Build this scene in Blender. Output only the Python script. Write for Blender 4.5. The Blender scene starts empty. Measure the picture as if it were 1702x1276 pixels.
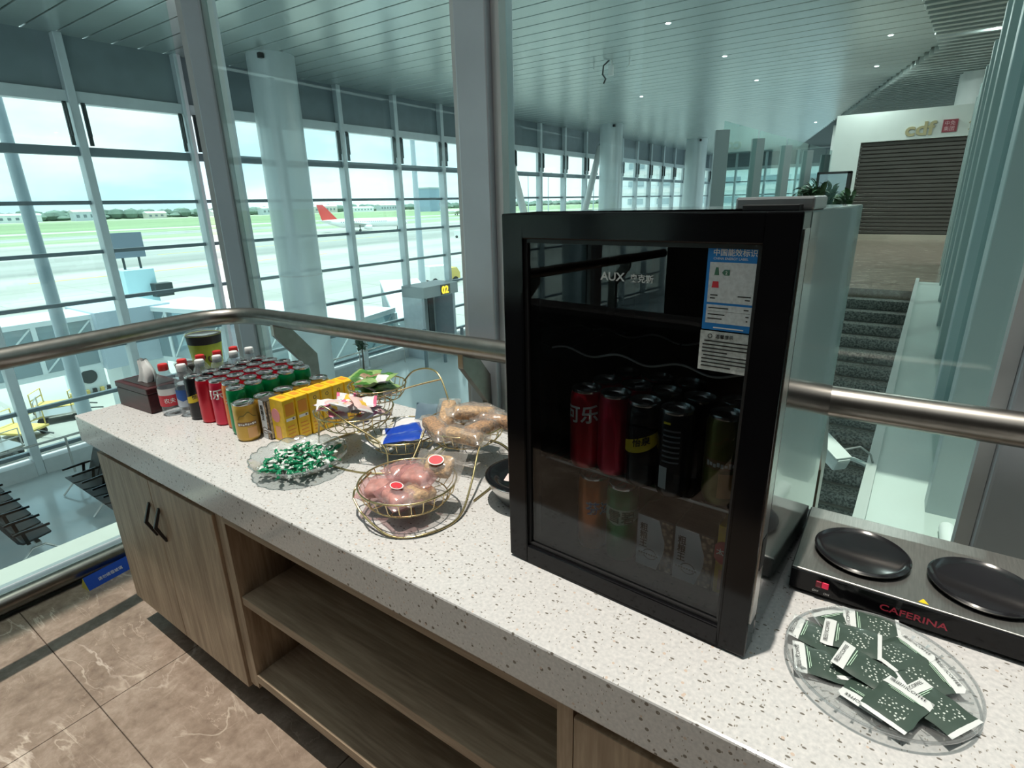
import bpy, bmesh, math, random
from mathutils import Vector, Matrix

random.seed(11)
PI = math.pi
C = bpy.context.scene.collection
SC = bpy.context.scene

# ------------------------------------------------------------------ camera
cam_d = bpy.data.cameras.new('camera')
cam = bpy.data.objects.new('camera', cam_d)
C.objects.link(cam)
cam_d.sensor_width = 36.0
cam_d.lens = 915.0 / 1702.0 * 36.0
cam_d.clip_start = 0.02
cam_d.clip_end = 6000
CX = Vector((0.82165603, -0.16050416, 0.54691845))
CY = Vector((0.56954408, 0.26887251, -0.77674134))
CU = Vector((-0.02238112, 0.94970837, 0.31233492))
R3 = Matrix((CX, CY, CU))
cam.matrix_world = Matrix.Translation((0, 0, 1.5)) @ R3.to_4x4()
SC.camera = cam

# ------------------------------------------------------------------ sky and sun
world = bpy.data.worlds.new('sky')
SC.world = world
world.use_nodes = True
nt = world.node_tree
nt.nodes.clear()
wo = nt.nodes.new('ShaderNodeOutputWorld')
bg = nt.nodes.new('ShaderNodeBackground')
tc = nt.nodes.new('ShaderNodeTexCoord')
mp = nt.nodes.new('ShaderNodeMapping')
mp.inputs['Scale'].default_value = (1.0, 1.0, 3.2)
nz = nt.nodes.new('ShaderNodeTexNoise')
nz.inputs['Scale'].default_value = 2.6
nz.inputs['Detail'].default_value = 6
nz.inputs['Roughness'].default_value = 0.55
cr = nt.nodes.new('ShaderNodeValToRGB')
cr.color_ramp.elements[0].position = 0.36
cr.color_ramp.elements[0].color = (0.62, 0.82, 0.95, 1)
cr.color_ramp.elements[1].position = 0.56
cr.color_ramp.elements[1].color = (0.98, 1.0, 1.0, 1)
nt.links.new(tc.outputs['Generated'], mp.inputs['Vector'])
nt.links.new(mp.outputs['Vector'], nz.inputs['Vector'])
nt.links.new(nz.outputs['Fac'], cr.inputs['Fac'])
nt.links.new(cr.outputs['Color'], bg.inputs['Color'])
bg.inputs['Strength'].default_value = 1.5
nt.links.new(bg.outputs['Background'], wo.inputs['Surface'])

sun_d = bpy.data.lights.new('sun', 'SUN')
sun_d.energy = 5.5
sun_d.angle = math.radians(0.6)
sun_d.color = (1.0, 0.95, 0.90)
sun = bpy.data.objects.new('sun', sun_d)
C.objects.link(sun)
sun.rotation_euler = Vector((0.046, 0.062, -1.0)).to_track_quat('-Z', 'Y').to_euler()
sun.location = (0, 0, 30)

SC.view_settings.view_transform = 'Standard'
SC.view_settings.look = 'None'
SC.view_settings.exposure = 0.12
SC.view_settings.gamma = 1.0
SC.view_settings.use_curve_mapping = False
SC.cycles.max_bounces = 8
SC.cycles.transparent_max_bounces = 32
SC.cycles.diffuse_bounces = 4
SC.cycles.glossy_bounces = 4
SC.cycles.caustics_reflective = False
SC.cycles.caustics_refractive = False
SC.cycles.sample_clamp_indirect = 4.0

# ------------------------------------------------------------------ mesh helpers
class MB:
    """collects shapes and links them as ONE mesh object"""
    def __init__(s):
        s.v = []; s.f = []; s.m = []
    def add(s, vs, fs, mi=0, T=None):
        o = len(s.v)
        for p in vs:
            p = Vector(p)
            s.v.append(tuple(T @ p) if T is not None else tuple(p))
        for q in fs:
            s.f.append([i + o for i in q]); s.m.append(mi)
        return s
    def box(s, a, b, mi=0, T=None):
        x0, y0, z0 = a; x1, y1, z1 = b
        vs = [(x0, y0, z0), (x1, y0, z0), (x1, y1, z0), (x0, y1, z0), (x0, y0, z1), (x1, y0, z1), (x1, y1, z1), (x0, y1, z1)]
        return s.add(vs, [(0, 3, 2, 1), (4, 5, 6, 7), (0, 1, 5, 4), (1, 2, 6, 5), (2, 3, 7, 6), (3, 0, 4, 7)], mi, T)
    def lathe(s, prof, n=24, mi=0, T=None, close=False, fn=None):
        """prof: list of (r, z); fn(angle, r, z) may reshape"""
        vs = []; fs = []
        for (r, z) in prof:
            for k in range(n):
                a = 2 * PI * k / n
                if fn: rr, zz = fn(a, r, z)
                else: rr, zz = r, z
                vs.append((rr * math.cos(a), rr * math.sin(a), zz))
        L = len(prof)
        for i in range(L - 1):
            for k in range(n):
                k2 = (k + 1) % n
                fs.append((i * n + k, i * n + k2, (i + 1) * n + k2, (i + 1) * n + k))
        if close:
            for k in range(n):
                k2 = (k + 1) % n
                fs.append(((L - 1) * n + k, (L - 1) * n + k2, k2, k))
        else:
            if prof[0][0] > 1e-5: fs.append(tuple(range(n - 1, -1, -1)))
            if prof[-1][0] > 1e-5: fs.append(tuple((L - 1) * n + k for k in range(n)))
        return s.add(vs, fs, mi, T)
    def cyl(s, p0, p1, r0, r1=None, n=12, mi=0):
        r1 = r0 if r1 is None else r1
        return s.tube([p0, p1], [r0, r1], n, mi=mi)
    def tube(s, path, r, n=8, closed=False, mi=0):
        P = [Vector(p) for p in path]
        L = len(P)
        if not isinstance(r, (list, tuple)): r = [r] * L
        vs = []; fs = []
        up = None
        for i in range(L):
            if closed: d = P[(i + 1) % L] - P[i - 1]
            elif i == 0: d = P[1] - P[0]
            elif i == L - 1: d = P[-1] - P[-2]
            else: d = (P[i + 1] - P[i]).normalized() + (P[i] - P[i - 1]).normalized()
            if d.length < 1e-9: d = Vector((0, 0, 1))
            d.normalize()
            if up is None:
                up = Vector((0, 0, 1)) if abs(d.z) < .9 else Vector((1, 0, 0))
            u = up - d * up.dot(d)
            if u.length < 1e-6: u = d.orthogonal()
            u.normalize(); up = u
            w = d.cross(u)
            for k in range(n):
                a = 2 * PI * k / n
                vs.append(P[i] + (u * math.cos(a) + w * math.sin(a)) * r[i])
        R = L if closed else L - 1
        for i in range(R):
            j = (i + 1) % L
            for k in range(n):
                k2 = (k + 1) % n
                fs.append((i * n + k, i * n + k2, j * n + k2, j * n + k))
        if not closed:
            fs.append(tuple(range(n - 1, -1, -1)))
            fs.append(tuple((L - 1) * n + k for k in range(n)))
        return s.add(vs, fs, mi)
    def prism(s, poly, h0, h1, axis='z', mi=0, T=None):
        def q(p, h):
            if axis == 'z': return (p[0], p[1], h)
            if axis == 'y': return (p[0], h, p[1])
            return (h, p[0], p[1])
        n = len(poly)
        vs = [q(p, h0) for p in poly] + [q(p, h1) for p in poly]
        fs = [tuple(range(n - 1, -1, -1)), tuple(range(n, 2 * n))]
        for k in range(n):
            k2 = (k + 1) % n
            fs.append((k, k2, n + k2, n + k))
        return s.add(vs, fs, mi, T)
    def sphere(s, c, r, n=12, m=8, mi=0, T=None):
        if not isinstance(r, (tuple, list)): r = (r, r, r)
        vs = []; fs = []
        for i in range(m + 1):
            t = PI * i / m
            for k in range(n):
                a = 2 * PI * k / n
                vs.append((c[0] + r[0] * math.sin(t) * math.cos(a), c[1] + r[1] * math.sin(t) * math.sin(a), c[2] - r[2] * math.cos(t)))
        for i in range(m):
            for k in range(n):
                k2 = (k + 1) % n
                fs.append((i * n + k, i * n + k2, (i + 1) * n + k2, (i + 1) * n + k))
        return s.add(vs, fs, mi, T)
    def grid(s, pts, mi=0, th=0):
        """pts[i][j] surface, optional thickness downwards"""
        a = len(pts); b = len(pts[0])
        vs = [p for row in pts for p in row]
        fs = [(i * b + j, i * b + j + 1, (i + 1) * b + j + 1, (i + 1) * b + j) for i in range(a - 1) for j in range(b - 1)]
        return s.add(vs, fs, mi)
    def mesh(s, name, mats, smooth=None, bev=0, seg=2, solid=0):
        me = bpy.data.meshes.new(name)
        bm = bmesh.new()
        V = [bm.verts.new(p) for p in s.v]
        for q, mi in zip(s.f, s.m):
            try:
                f = bm.faces.new([V[i] for i in q]); f.material_index = mi
            except ValueError:
                pass
        bmesh.ops.remove_doubles(bm, verts=bm.verts[:], dist=1e-6)
        bmesh.ops.recalc_face_normals(bm, faces=bm.faces[:])
        if solid:
            bmesh.ops.solidify(bm, geom=bm.faces[:], thickness=solid)
        if bev:
            ed = [e for e in bm.edges if len(e.link_faces) == 2 and e.calc_face_angle(0) > 0.5]
            bmesh.ops.bevel(bm, geom=ed, offset=bev, segments=seg, affect='EDGES', profile=0.5)
        bm.to_mesh(me); bm.free()
        for m in (mats if isinstance(mats, (list, tuple)) else [mats]):
            me.materials.append(m)
        if smooth:
            for p in me.polygons: p.use_smooth = True
            me.set_sharp_from_angle(angle=math.radians(smooth if smooth > 1 else 40))
        return me
    def build(s, name, mats, parent=None, smooth=None, loc=None, rot=None, bev=0, seg=2, solid=0):
        return link(name, s.mesh(name, mats, smooth, bev, seg, solid), parent, loc, rot)

def link(name, me, parent=None, loc=None, rot=None, scale=None):
    o = bpy.data.objects.new(name, me)
    C.objects.link(o)
    if parent is not None: o.parent = parent
    if loc is not None: o.location = loc
    if rot is not None: o.rotation_euler = rot
    if scale is not None: o.scale = scale
    return o
def tag(o, label=None, cat=None, group=None, kind=None):
    if label: o['label'] = label
    if cat: o['category'] = cat
    if group: o['group'] = group
    if kind: o['kind'] = kind
    return o
def thing(name, label, cat, loc=(0, 0, 0), rz=0, group=None):
    o = bpy.data.objects.new(name, None)
    o.empty_display_size = 0.05
    C.objects.link(o); o.location = loc; o.rotation_euler = (0, 0, rz)
    return tag(o, label, cat, group)
def struct(o, label, cat='structure'):
    return tag(o, label, cat, kind='structure')
def copy_tree(o, parent=None):
    c = o.copy(); C.objects.link(c); c.parent = parent
    for ch in [x for x in C.objects if x.parent is o]: copy_tree(ch, c)
    return c
def copy_thing(root, loc, rz, label, group=None):
    c = copy_tree(root); c.location = loc; c.rotation_euler = (0, 0, rz)
    c['label'] = label
    if group: c['group'] = group
    return c
ORD = ['first', 'second', 'third', 'fourth', 'fifth', 'sixth', 'seventh', 'eighth', 'ninth', 'tenth', 'eleventh', 'twelfth', 'thirteenth', 'fourteenth', 'fifteenth']
def frame(parent, name, ax, ay, az, o):
    pass

# ------------------------------------------------------------------ materials
MATS = {}
def mat(name, col, rough=0.5, metal=0.0, noise=0.0, scale=20.0, bump=0.0, spec=0.5, emit=None, estr=0.0, coat=0.0, stretch=None, rvar=0.0):
    if name in MATS: return MATS[name]
    m = bpy.data.materials.new(name); m.use_nodes = True
    t = m.node_tree; b = t.nodes['Principled BSDF']
    b.inputs['Base Color'].default_value = (*col, 1)
    b.inputs['Roughness'].default_value = rough
    b.inputs['Metallic'].default_value = metal
    b.inputs['Specular IOR Level'].default_value = spec
    b.inputs['Coat Weight'].default_value = coat
    if emit:
        b.inputs['Emission Color'].default_value = (*emit, 1)
        b.inputs['Emission Strength'].default_value = estr
    if noise or bump or rvar:
        tcn = t.nodes.new('ShaderNodeTexCoord')
        mpn = t.nodes.new('ShaderNodeMapping')
        if stretch: mpn.inputs['Scale'].default_value = stretch
        n = t.nodes.new('ShaderNodeTexNoise')
        n.inputs['Scale'].default_value = scale; n.inputs['Detail'].default_value = 5
        t.links.new(tcn.outputs['Object'], mpn.inputs['Vector'])
        t.links.new(mpn.outputs['Vector'], n.inputs['Vector'])
        if noise:
            r = t.nodes.new('ShaderNodeValToRGB')
            r.color_ramp.elements[0].position = .3; r.color_ramp.elements[1].position = .7
            r.color_ramp.elements[0].color = (*[max(0, c * (1 - noise)) for c in col], 1)
            r.color_ramp.elements[1].color = (*[min(1, c * (1 + noise)) for c in col], 1)
            t.links.new(n.outputs['Fac'], r.inputs['Fac'])
            t.links.new(r.outputs['Color'], b.inputs['Base Color'])
        if bump:
            bn = t.nodes.new('ShaderNodeBump'); bn.inputs['Strength'].default_value = bump
            bn.inputs['Distance'].default_value = 0.01
            t.links.new(n.outputs['Fac'], bn.inputs['Height'])
            t.links.new(bn.outputs['Normal'], b.inputs['Normal'])
        if rvar:
            mr = t.nodes.new('ShaderNodeMapRange')
            mr.inputs['To Min'].default_value = max(0, rough - rvar); mr.inputs['To Max'].default_value = min(1, rough + rvar)
            t.links.new(n.outputs['Fac'], mr.inputs['Value'])
            t.links.new(mr.outputs['Result'], b.inputs['Roughness'])
    MATS[name] = m
    return m
def glass(name, tint, base=0.04, gain=0.9, rough=0.0, diffuse=0.0, dcol=(1, 1, 1)):
    """thin clear pane: tinted see-through plus a mirror that grows towards grazing"""
    if name in MATS: return MATS[name]
    m = bpy.data.materials.new(name); m.use_nodes = True
    t = m.node_tree; t.nodes.clear()
    out = t.nodes.new('ShaderNodeOutputMaterial')
    tr = t.nodes.new('ShaderNodeBsdfTransparent'); tr.inputs['Color'].default_value = (*tint, 1)
    gl = t.nodes.new('ShaderNodeBsdfGlossy'); gl.inputs['Roughness'].default_value = rough
    lw = t.nodes.new('ShaderNodeLayerWeight'); lw.inputs['Blend'].default_value = 0.5
    pw = t.nodes.new('ShaderNodeMath'); pw.operation = 'POWER'; pw.inputs[1].default_value = 5
    ml = t.nodes.new('ShaderNodeMath'); ml.operation = 'MULTIPLY_ADD'; ml.inputs[1].default_value = gain; ml.inputs[2].default_value = base
    mx = t.nodes.new('ShaderNodeMixShader')
    t.links.new(lw.outputs['Facing'], pw.inputs[0]); t.links.new(pw.outputs[0], ml.inputs[0])
    t.links.new(ml.outputs[0], mx.inputs['Fac'])
    last = tr.outputs[0]
    if diffuse:
        df = t.nodes.new('ShaderNodeBsdfDiffuse'); df.inputs['Color'].default_value = (*dcol, 1)
        m2 = t.nodes.new('ShaderNodeMixShader'); m2.inputs['Fac'].default_value = diffuse
        t.links.new(tr.outputs[0], m2.inputs[1]); t.links.new(df.outputs[0], m2.inputs[2]); last = m2.outputs[0]
    t.links.new(last, mx.inputs[1]); t.links.new(gl.outputs[0], mx.inputs[2])
    t.links.new(mx.outputs[0], out.inputs['Surface'])
    MATS[name] = m
    return m
def ramp(t, pos_cols):
    r = t.nodes.new('ShaderNodeValToRGB')
    e = r.color_ramp.elements
    while len(e) < len(pos_cols): e.new(0.5)
    for k, (p, c) in enumerate(pos_cols):
        e[k].position = p; e[k].color = (*c, 1)
    return r
def wood(name, dark, light, axis='x', rough=0.5):
    if name in MATS: return MATS[name]
    m = bpy.data.materials.new(name); m.use_nodes = True
    t = m.node_tree; b = t.nodes['Principled BSDF']; b.inputs['Roughness'].default_value = rough
    tcn = t.nodes.new('ShaderNodeTexCoord'); mpn = t.nodes.new('ShaderNodeMapping')
    mpn.inputs['Scale'].default_value = {'x': (1.2, 16, 16), 'z': (16, 16, 1.2), 'y': (16, 1.2, 16)}[axis]
    n1 = t.nodes.new('ShaderNodeTexNoise'); n1.inputs['Scale'].default_value = 1.6; n1.inputs['Detail'].default_value = 8; n1.inputs['Distortion'].default_value = 1.2
    n2 = t.nodes.new('ShaderNodeTexNoise'); n2.inputs['Scale'].default_value = 9; n2.inputs['Detail'].default_value = 6
    t.links.new(tcn.outputs['Object'], mpn.inputs['Vector'])
    t.links.new(mpn.outputs['Vector'], n1.inputs['Vector']); t.links.new(mpn.outputs['Vector'], n2.inputs['Vector'])
    mx = t.nodes.new('ShaderNodeMath'); mx.operation = 'MULTIPLY_ADD'; mx.inputs[1].default_value = .35
    ad = t.nodes.new('ShaderNodeMath'); ad.operation = 'MULTIPLY'; ad.inputs[1].default_value = .65
    t.links.new(n1.outputs['Fac'], ad.inputs[0]); t.links.new(n2.outputs['Fac'], mx.inputs[0]); t.links.new(ad.outputs[0], mx.inputs[2])
    r = ramp(t, [(.36, dark), (.5, tuple((a + c) / 2 for a, c in zip(dark, light))), (.62, light)])
    t.links.new(mx.outputs[0], r.inputs['Fac']); t.links.new(r.outputs['Color'], b.inputs['Base Color'])
    bn = t.nodes.new('ShaderNodeBump'); bn.inputs['Strength'].default_value = .12; bn.inputs['Distance'].default_value = .004
    t.links.new(n2.outputs['Fac'], bn.inputs['Height']); t.links.new(bn.outputs['Normal'], b.inputs['Normal'])
    MATS[name] = m
    return m
def stone_speckled(name):
    m = bpy.data.materials.new(name); m.use_nodes = True
    t = m.node_tree; b = t.nodes['Principled BSDF']; b.inputs['Roughness'].default_value = .11
    tcn = t.nodes.new('ShaderNodeTexCoord')
    base = ramp(t, [(.3, (.50, .505, .51)), (.7, (.635, .63, .625))])
    n = t.nodes.new('ShaderNodeTexNoise'); n.inputs['Scale'].default_value = 160; n.inputs['Detail'].default_value = 3
    t.links.new(tcn.outputs['Object'], n.inputs['Vector']); t.links.new(n.outputs['Fac'], base.inputs['Fac'])
    last = base.outputs['Color']
    for sc, th, col, st in ((74, .17, (.17, .155, .135), (1, 1.9, 1)), (115, .16, (.27, .25, .22), (1.9, 1, 1)), (60, .11, (.55, .45, .38), (1, 1, 1))):
        mpn = t.nodes.new('ShaderNodeMapping'); mpn.inputs['Scale'].default_value = st; mpn.inputs['Rotation'].default_value = (.3, .2, sc * .01)
        v = t.nodes.new('ShaderNodeTexVoronoi'); v.inputs['Scale'].default_value = sc; v.inputs['Randomness'].default_value = 1
        t.links.new(tcn.outputs['Object'], mpn.inputs['Vector']); t.links.new(mpn.outputs['Vector'], v.inputs['Vector'])
        # only some cells carry a chip
        sx = t.nodes.new('ShaderNodeSeparateColor'); t.links.new(v.outputs['Color'], sx.inputs['Color'])
        lt = t.nodes.new('ShaderNodeMath'); lt.operation = 'LESS_THAN'; lt.inputs[1].default_value = .38; t.links.new(sx.outputs['Red'], lt.inputs[0])
        l2 = t.nodes.new('ShaderNodeMath'); l2.operation = 'LESS_THAN'; l2.inputs[1].default_value = th * 1.35; t.links.new(v.outputs['Distance'], l2.inputs[0])
        mu = t.nodes.new('ShaderNodeMath'); mu.operation = 'MULTIPLY'; t.links.new(lt.outputs[0], mu.inputs[0]); t.links.new(l2.outputs[0], mu.inputs[1])
        mx = t.nodes.new('ShaderNodeMix'); mx.data_type = 'RGBA'
        t.links.new(mu.outputs[0], mx.inputs['Factor']); t.links.new(last, mx.inputs['A']); mx.inputs['B'].default_value = (*col, 1)
        last = mx.outputs['Result']
    t.links.new(last, b.inputs['Base Color'])
    MATS[name] = m
    return m
def marble_brown(name):
    m = bpy.data.materials.new(name); m.use_nodes = True
    t = m.node_tree; b = t.nodes['Principled BSDF']; b.inputs['Roughness'].default_value = .2
    tcn = t.nodes.new('ShaderNodeTexCoord'); geo = t.nodes.new('ShaderNodeNewGeometry')
    n = t.nodes.new('ShaderNodeTexNoise'); n.inputs['Scale'].default_value = 4.5; n.inputs['Detail'].default_value = 9; n.inputs['Roughness'].default_value = .65
    t.links.new(geo.outputs['Position'], n.inputs['Vector'])
    r = ramp(t, [(.36, (.165, .122, .095)), (.5, (.255, .198, .158)), (.64, (.36, .295, .245))])
    nf = t.nodes.new('ShaderNodeTexNoise'); nf.inputs['Scale'].default_value = 26; nf.inputs['Detail'].default_value = 9; nf.inputs['Roughness'].default_value = .7; nf.inputs['Distortion'].default_value = .3
    t.links.new(geo.outputs['Position'], nf.inputs['Vector'])
    mxf = t.nodes.new('ShaderNodeMath'); mxf.operation = 'MULTIPLY_ADD'; mxf.inputs[1].default_value = .45
    hf = t.nodes.new('ShaderNodeMath'); hf.operation = 'MULTIPLY'; hf.inputs[1].default_value = .55
    t.links.new(n.outputs['Fac'], hf.inputs[0]); t.links.new(nf.outputs['Fac'], mxf.inputs[0]); t.links.new(hf.outputs[0], mxf.inputs[2])
    t.links.new(mxf.outputs[0], r.inputs['Fac'])
    last = r.outputs['Color']
    for sc, w, dist, col in ((2.2, .010, 1.0, (.70, .62, .52)), (5.0, .008, 1.6, (.55, .46, .38)), (1.3, .006, .8, (.78, .70, .62))):
        nn = t.nodes.new('ShaderNodeTexNoise'); nn.inputs['Scale'].default_value = sc; nn.inputs['Detail'].default_value = 7; nn.inputs['Distortion'].default_value = dist
        mpn = t.nodes.new('ShaderNodeMapping'); mpn.inputs['Location'].default_value = (sc * 3.1, sc, 0); mpn.inputs['Rotation'].default_value = (0, 0, .6); mpn.inputs['Scale'].default_value = (.6, 1.5, 1)
        t.links.new(geo.outputs['Position'], mpn.inputs['Vector']); t.links.new(mpn.outputs['Vector'], nn.inputs['Vector'])
        sb = t.nodes.new('ShaderNodeMath'); sb.operation = 'SUBTRACT'; sb.inputs[1].default_value = .5; t.links.new(nn.outputs['Fac'], sb.inputs[0])
        ab = t.nodes.new('ShaderNodeMath'); ab.operation = 'ABSOLUTE'; t.links.new(sb.outputs[0], ab.inputs[0])
        mr = t.nodes.new('ShaderNodeMapRange'); mr.inputs['From Min'].default_value = 0; mr.inputs['From Max'].default_value = w; mr.inputs['To Min'].default_value = .42; mr.inputs['To Max'].default_value = 0
        t.links.new(ab.outputs[0], mr.inputs['Value'])
        br = t.nodes.new('ShaderNodeTexNoise'); br.inputs['Scale'].default_value = 3.3; t.links.new(geo.outputs['Position'], br.inputs['Vector'])
        gt = t.nodes.new('ShaderNodeMapRange'); gt.inputs['From Min'].default_value = .45; gt.inputs['From Max'].default_value = .6; t.links.new(br.outputs['Fac'], gt.inputs['Value'])
        mu = t.nodes.new('ShaderNodeMath'); mu.operation = 'MULTIPLY'; t.links.new(mr.outputs['Result'], mu.inputs[0]); t.links.new(gt.outputs['Result'], mu.inputs[1])
        mx = t.nodes.new('ShaderNodeMix'); mx.data_type = 'RGBA'
        t.links.new(mu.outputs[0], mx.inputs['Factor']); t.links.new(last, mx.inputs['A']); mx.inputs['B'].default_value = (*col, 1)
        last = mx.outputs['Result']
    t.links.new(last, b.inputs['Base Color'])
    MATS[name] = m
    return m

M_STONE = stone_speckled('speckled_stone')
M_MARBLE = marble_brown('brown_marble')
M_WOOD = wood('oak_grain_lengthwise', (.22, .16, .108), (.42, .325, .23), 'x')
M_WOODV = wood('oak_grain_upright', (.25, .18, .12), (.47, .37, .265), 'z')
M_BLACK = mat('matt_black', (.012, .012, .013), .45)
M_GLOSSBLACK = mat('gloss_black', (.005, .005, .006), .12, spec=.25)
M_STEEL = mat('brushed_steel', (.52, .51, .49), .28, 1.0, noise=.12, scale=40, stretch=(1, 1, 12))
M_STEELD = mat('handrail_steel', (.27, .255, .235), .32, 1.0, noise=.1, scale=30)
M_CHROME = mat('chrome', (.75, .75, .76), .08, 1.0)
M_ALU = mat('aluminium_frame', (.49, .54, .59), .42, 0.3, noise=.05, scale=6)
M_ALUL = mat('aluminium_light', (.55, .58, .59), .45, 0.2, noise=.05, scale=6)
M_GASKET = mat('dark_gasket', (.03, .04, .042), .6)
M_WHITE = mat('white_paint', (.78, .79, .78), .45, noise=.04, scale=3)
M_OFFW = mat('off_white_wall', (.66, .68, .66), .6, noise=.04, scale=2)
M_GLASS = glass('partition_glass', (.845, .96, .945), .03, .7)
M_PANE = glass('facade_glass', (.955, .99, .99), .02, .6)
M_CLEAR = glass('clear_plastic', (.95, .965, .965), .06, .8, diffuse=.05)
# ------------------------------------------------------------------ lounge floor (brown marble tiles on a slab)
slab = MB().box((-2.72, -5, -.45), (3.2, 1.75, -.012)).build('floor', mat('screed', (.16, .125, .10), .7))
struct(slab, 'brown veined marble floor of the lounge', 'floor')
tile_x = [-2.66, -1.88, -1.08, -.28, .52, 1.32, 2.12, 2.92]
tile_y = [-4.46, -3.66, -2.86, -2.06, -1.26, -.46, .34, 1.14, 1.70]
for i in range(len(tile_x) - 1):
    for j in range(len(tile_y) - 1):
        x0, x1, y0, y1 = tile_x[i] + .0012, tile_x[i + 1] - .0012, tile_y[j] + .0012, tile_y[j + 1] - .0012
        MB().box((x0, y0, -.012), (x1, y1, 0)).build('tile', M_MARBLE, slab, bev=.0012, seg=1)
# white edge of the slab outside the left partition
o = MB().box((-3.08, -5, -.6), (-2.72, 1.95, .0)).box((-3.08, 1.75, -.6), (3.2, 1.95, 0)).build('trim_1', M_OFFW)
struct(o, 'pale slab edge outside the glass partition', 'ledge')

# ------------------------------------------------------------------ lounge glass partitions
def post(parent, x, y, rz, z0=0.0, z1=6.5, w=.12, d=.15):
    T = Matrix.Translation((x, y, 0)) @ Matrix.Rotation(rz, 4, 'Z')
    p = MB().box((-w / 2, -d / 2, z0), (w / 2, d / 2, z1), T=T).build('post', M_ALU, parent, bev=.006)
    MB().box((-w / 2 - .012, -.012, z0), (-w / 2 + .001, .012, z1), T=T).box((w / 2 - .001, -.012, z0), (w / 2 + .012, .012, z1), T=T).build('gasket', M_GASKET, p)
    MB().box((-w / 2 - .03, -.05, z0), (-w / 2 - .001, -.013, z1), T=T).build('glazing_bead', M_ALUL, p)
    MB().box((w / 2 + .001, -.05, z0), (w / 2 + .03, -.013, z1), T=T).build('glazing_bead', M_ALUL, p)
    return p
GY = 1.56     # back glazing line
GX = -2.80    # left glazing line
wb = bpy.data.objects.new('wall_back', None); C.objects.link(wb)
struct(wb, 'tall glass partition with steel posts behind the counter', 'partition')
rzb = .031
for px in (-1.17, .30, 1.75):
    post(wb, px, GY + .031 * (px + 1), rzb)
for x0, x1 in ((-2.72, -1.25), (-1.09, .22), (.38, 1.67), (1.83, 3.1)):
    T = Matrix.Translation((0, GY + .031, 0)) @ Matrix.Rotation(.031, 4, 'Z')
    MB().box((x0, -.006, .06), (x1, .006, 6.4), T=T).build('pane', M_GLASS, wb)
MB().box((-2.8, -.04, 0), (3.1, .04, .07), T=Matrix.Translation((0, GY + .031, 0)) @ Matrix.Rotation(.031, 4, 'Z')).build('bottom_rail', M_ALU, wb)
wl = bpy.data.objects.new('wall_left', None); C.objects.link(wl)
struct(wl, 'glass partition with corner post at the left of the lounge', 'partition')
post(wl, -2.70, 1.53, .45, w=.09, d=.12)
post(wl, GX, -.75, PI / 2)
post(wl, GX, -3.0, PI / 2)
for y0, y1 in ((-.68, 1.44), (-2.92, -.83), (-4.9, -3.08)):
    MB().box((GX - .006, y0, .06), (GX + .006, y1, 6.4)).build('pane', M_GLASS, wl)
MB().box((GX - .04, -5, 0), (GX + .04, 1.46, .05)).build('bottom_rail', M_ALU, wl)

# handrail: one bent steel tube with plate brackets
hr = thing('handrail', 'brushed steel handrail tube running along the glass partition', 'handrail')
path = [(-2.18, -3.2, 1.05), (-2.26, -1.4, 1.05), (-2.383, .468, 1.05), (-2.455, 1.06, 1.05)]
a = Vector((-2.455, 1.06, 1.05)); b = Vector((-2.50, 1.33, 1.05)); c = Vector((-2.22, 1.335, 1.05))
for k in range(1, 8):
    t = k / 8
    path.append(tuple(a * (1 - t) ** 2 + b * 2 * t * (1 - t) + c * t * t))
path += [(-2.22, 1.335, 1.05), (-.994, 1.373, 1.05), (.251, 1.400, 1.05), (3.0, 1.49, 1.05)]
MB().tube(path, .036, 16).build('rail_tube', M_STEELD, hr, smooth=60)
def bracket(x, y, ox, oy):
    # bent flat plate from the rail down and outwards to the slab
    T = Matrix.Translation((x, y, 0)) @ Matrix.Rotation(math.atan2(oy, ox), 4, 'Z')
    pr = [(-.03, 1.03), (.03, 1.03), (.165, .86), (.165, 0), (.09, 0), (.09, .83), (-.03, .98)]
    MB().prism(pr, -.012, .012, 'y', T=T).build('bracket', M_STEELD, hr, bev=.002)
for x in (-2.17, -1.15, -.1, .95, 2.0):
    bracket(x, 1.337 + .031 * (x + 2.2), .03, 1)
for y in (-.35, -1.5, -2.6):
    bracket(-2.383 - .1 * (y - .468) * .6, y, -1, 0)
# stainless tube along the floor at the left glass
o = MB().tube([(-2.69, -4.8, .045), (-2.69, 1.40, .045)], .04, 16).build('floor_rail', M_STEELD, smooth=60)
tag(o, 'steel tube lying low along the foot of the left glass', 'rail')

# skylight over the lounge
sk = bpy.data.objects.new('ceiling_skylight', None); C.objects.link(sk)
struct(sk, 'tinted glass skylight above the lounge', 'skylight')
M_SKY = glass('skylight_glass', (.84, .83, .80), .03, .5)
for i in range(4):
    MB().box((-4.4 + i * 1.8, -4.4, 6.98), (-4.4 + i * 1.8 + 1.8, 3.0, 7.0)).build('pane', M_SKY, sk)
rf = MB()
rf.box((-8.5, -6, 6.9), (-4.4, 9, 7.1)).box((2.8, -6, 6.9), (6, 9, 7.1)).box((-4.4, -6, 6.9), (2.8, -4.4, 7.1)).box((-4.4, 3.0, 6.9), (2.8, 9, 7.1))
rf.box((-8.5, -45, 5.55), (-2.8, -6, 5.7)).box((-8.6, -6, 5.45), (-8.5, 9, 7.1)).box((-8.5, -6.1, 5.55), (6, -6, 7.1)).box((-8.5, 9.0, 5.66), (6, 9.1, 7.1))
o = rf.build('ceiling', M_OFFW); struct(o, 'pale lounge ceiling around the skylight', 'ceiling')
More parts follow.
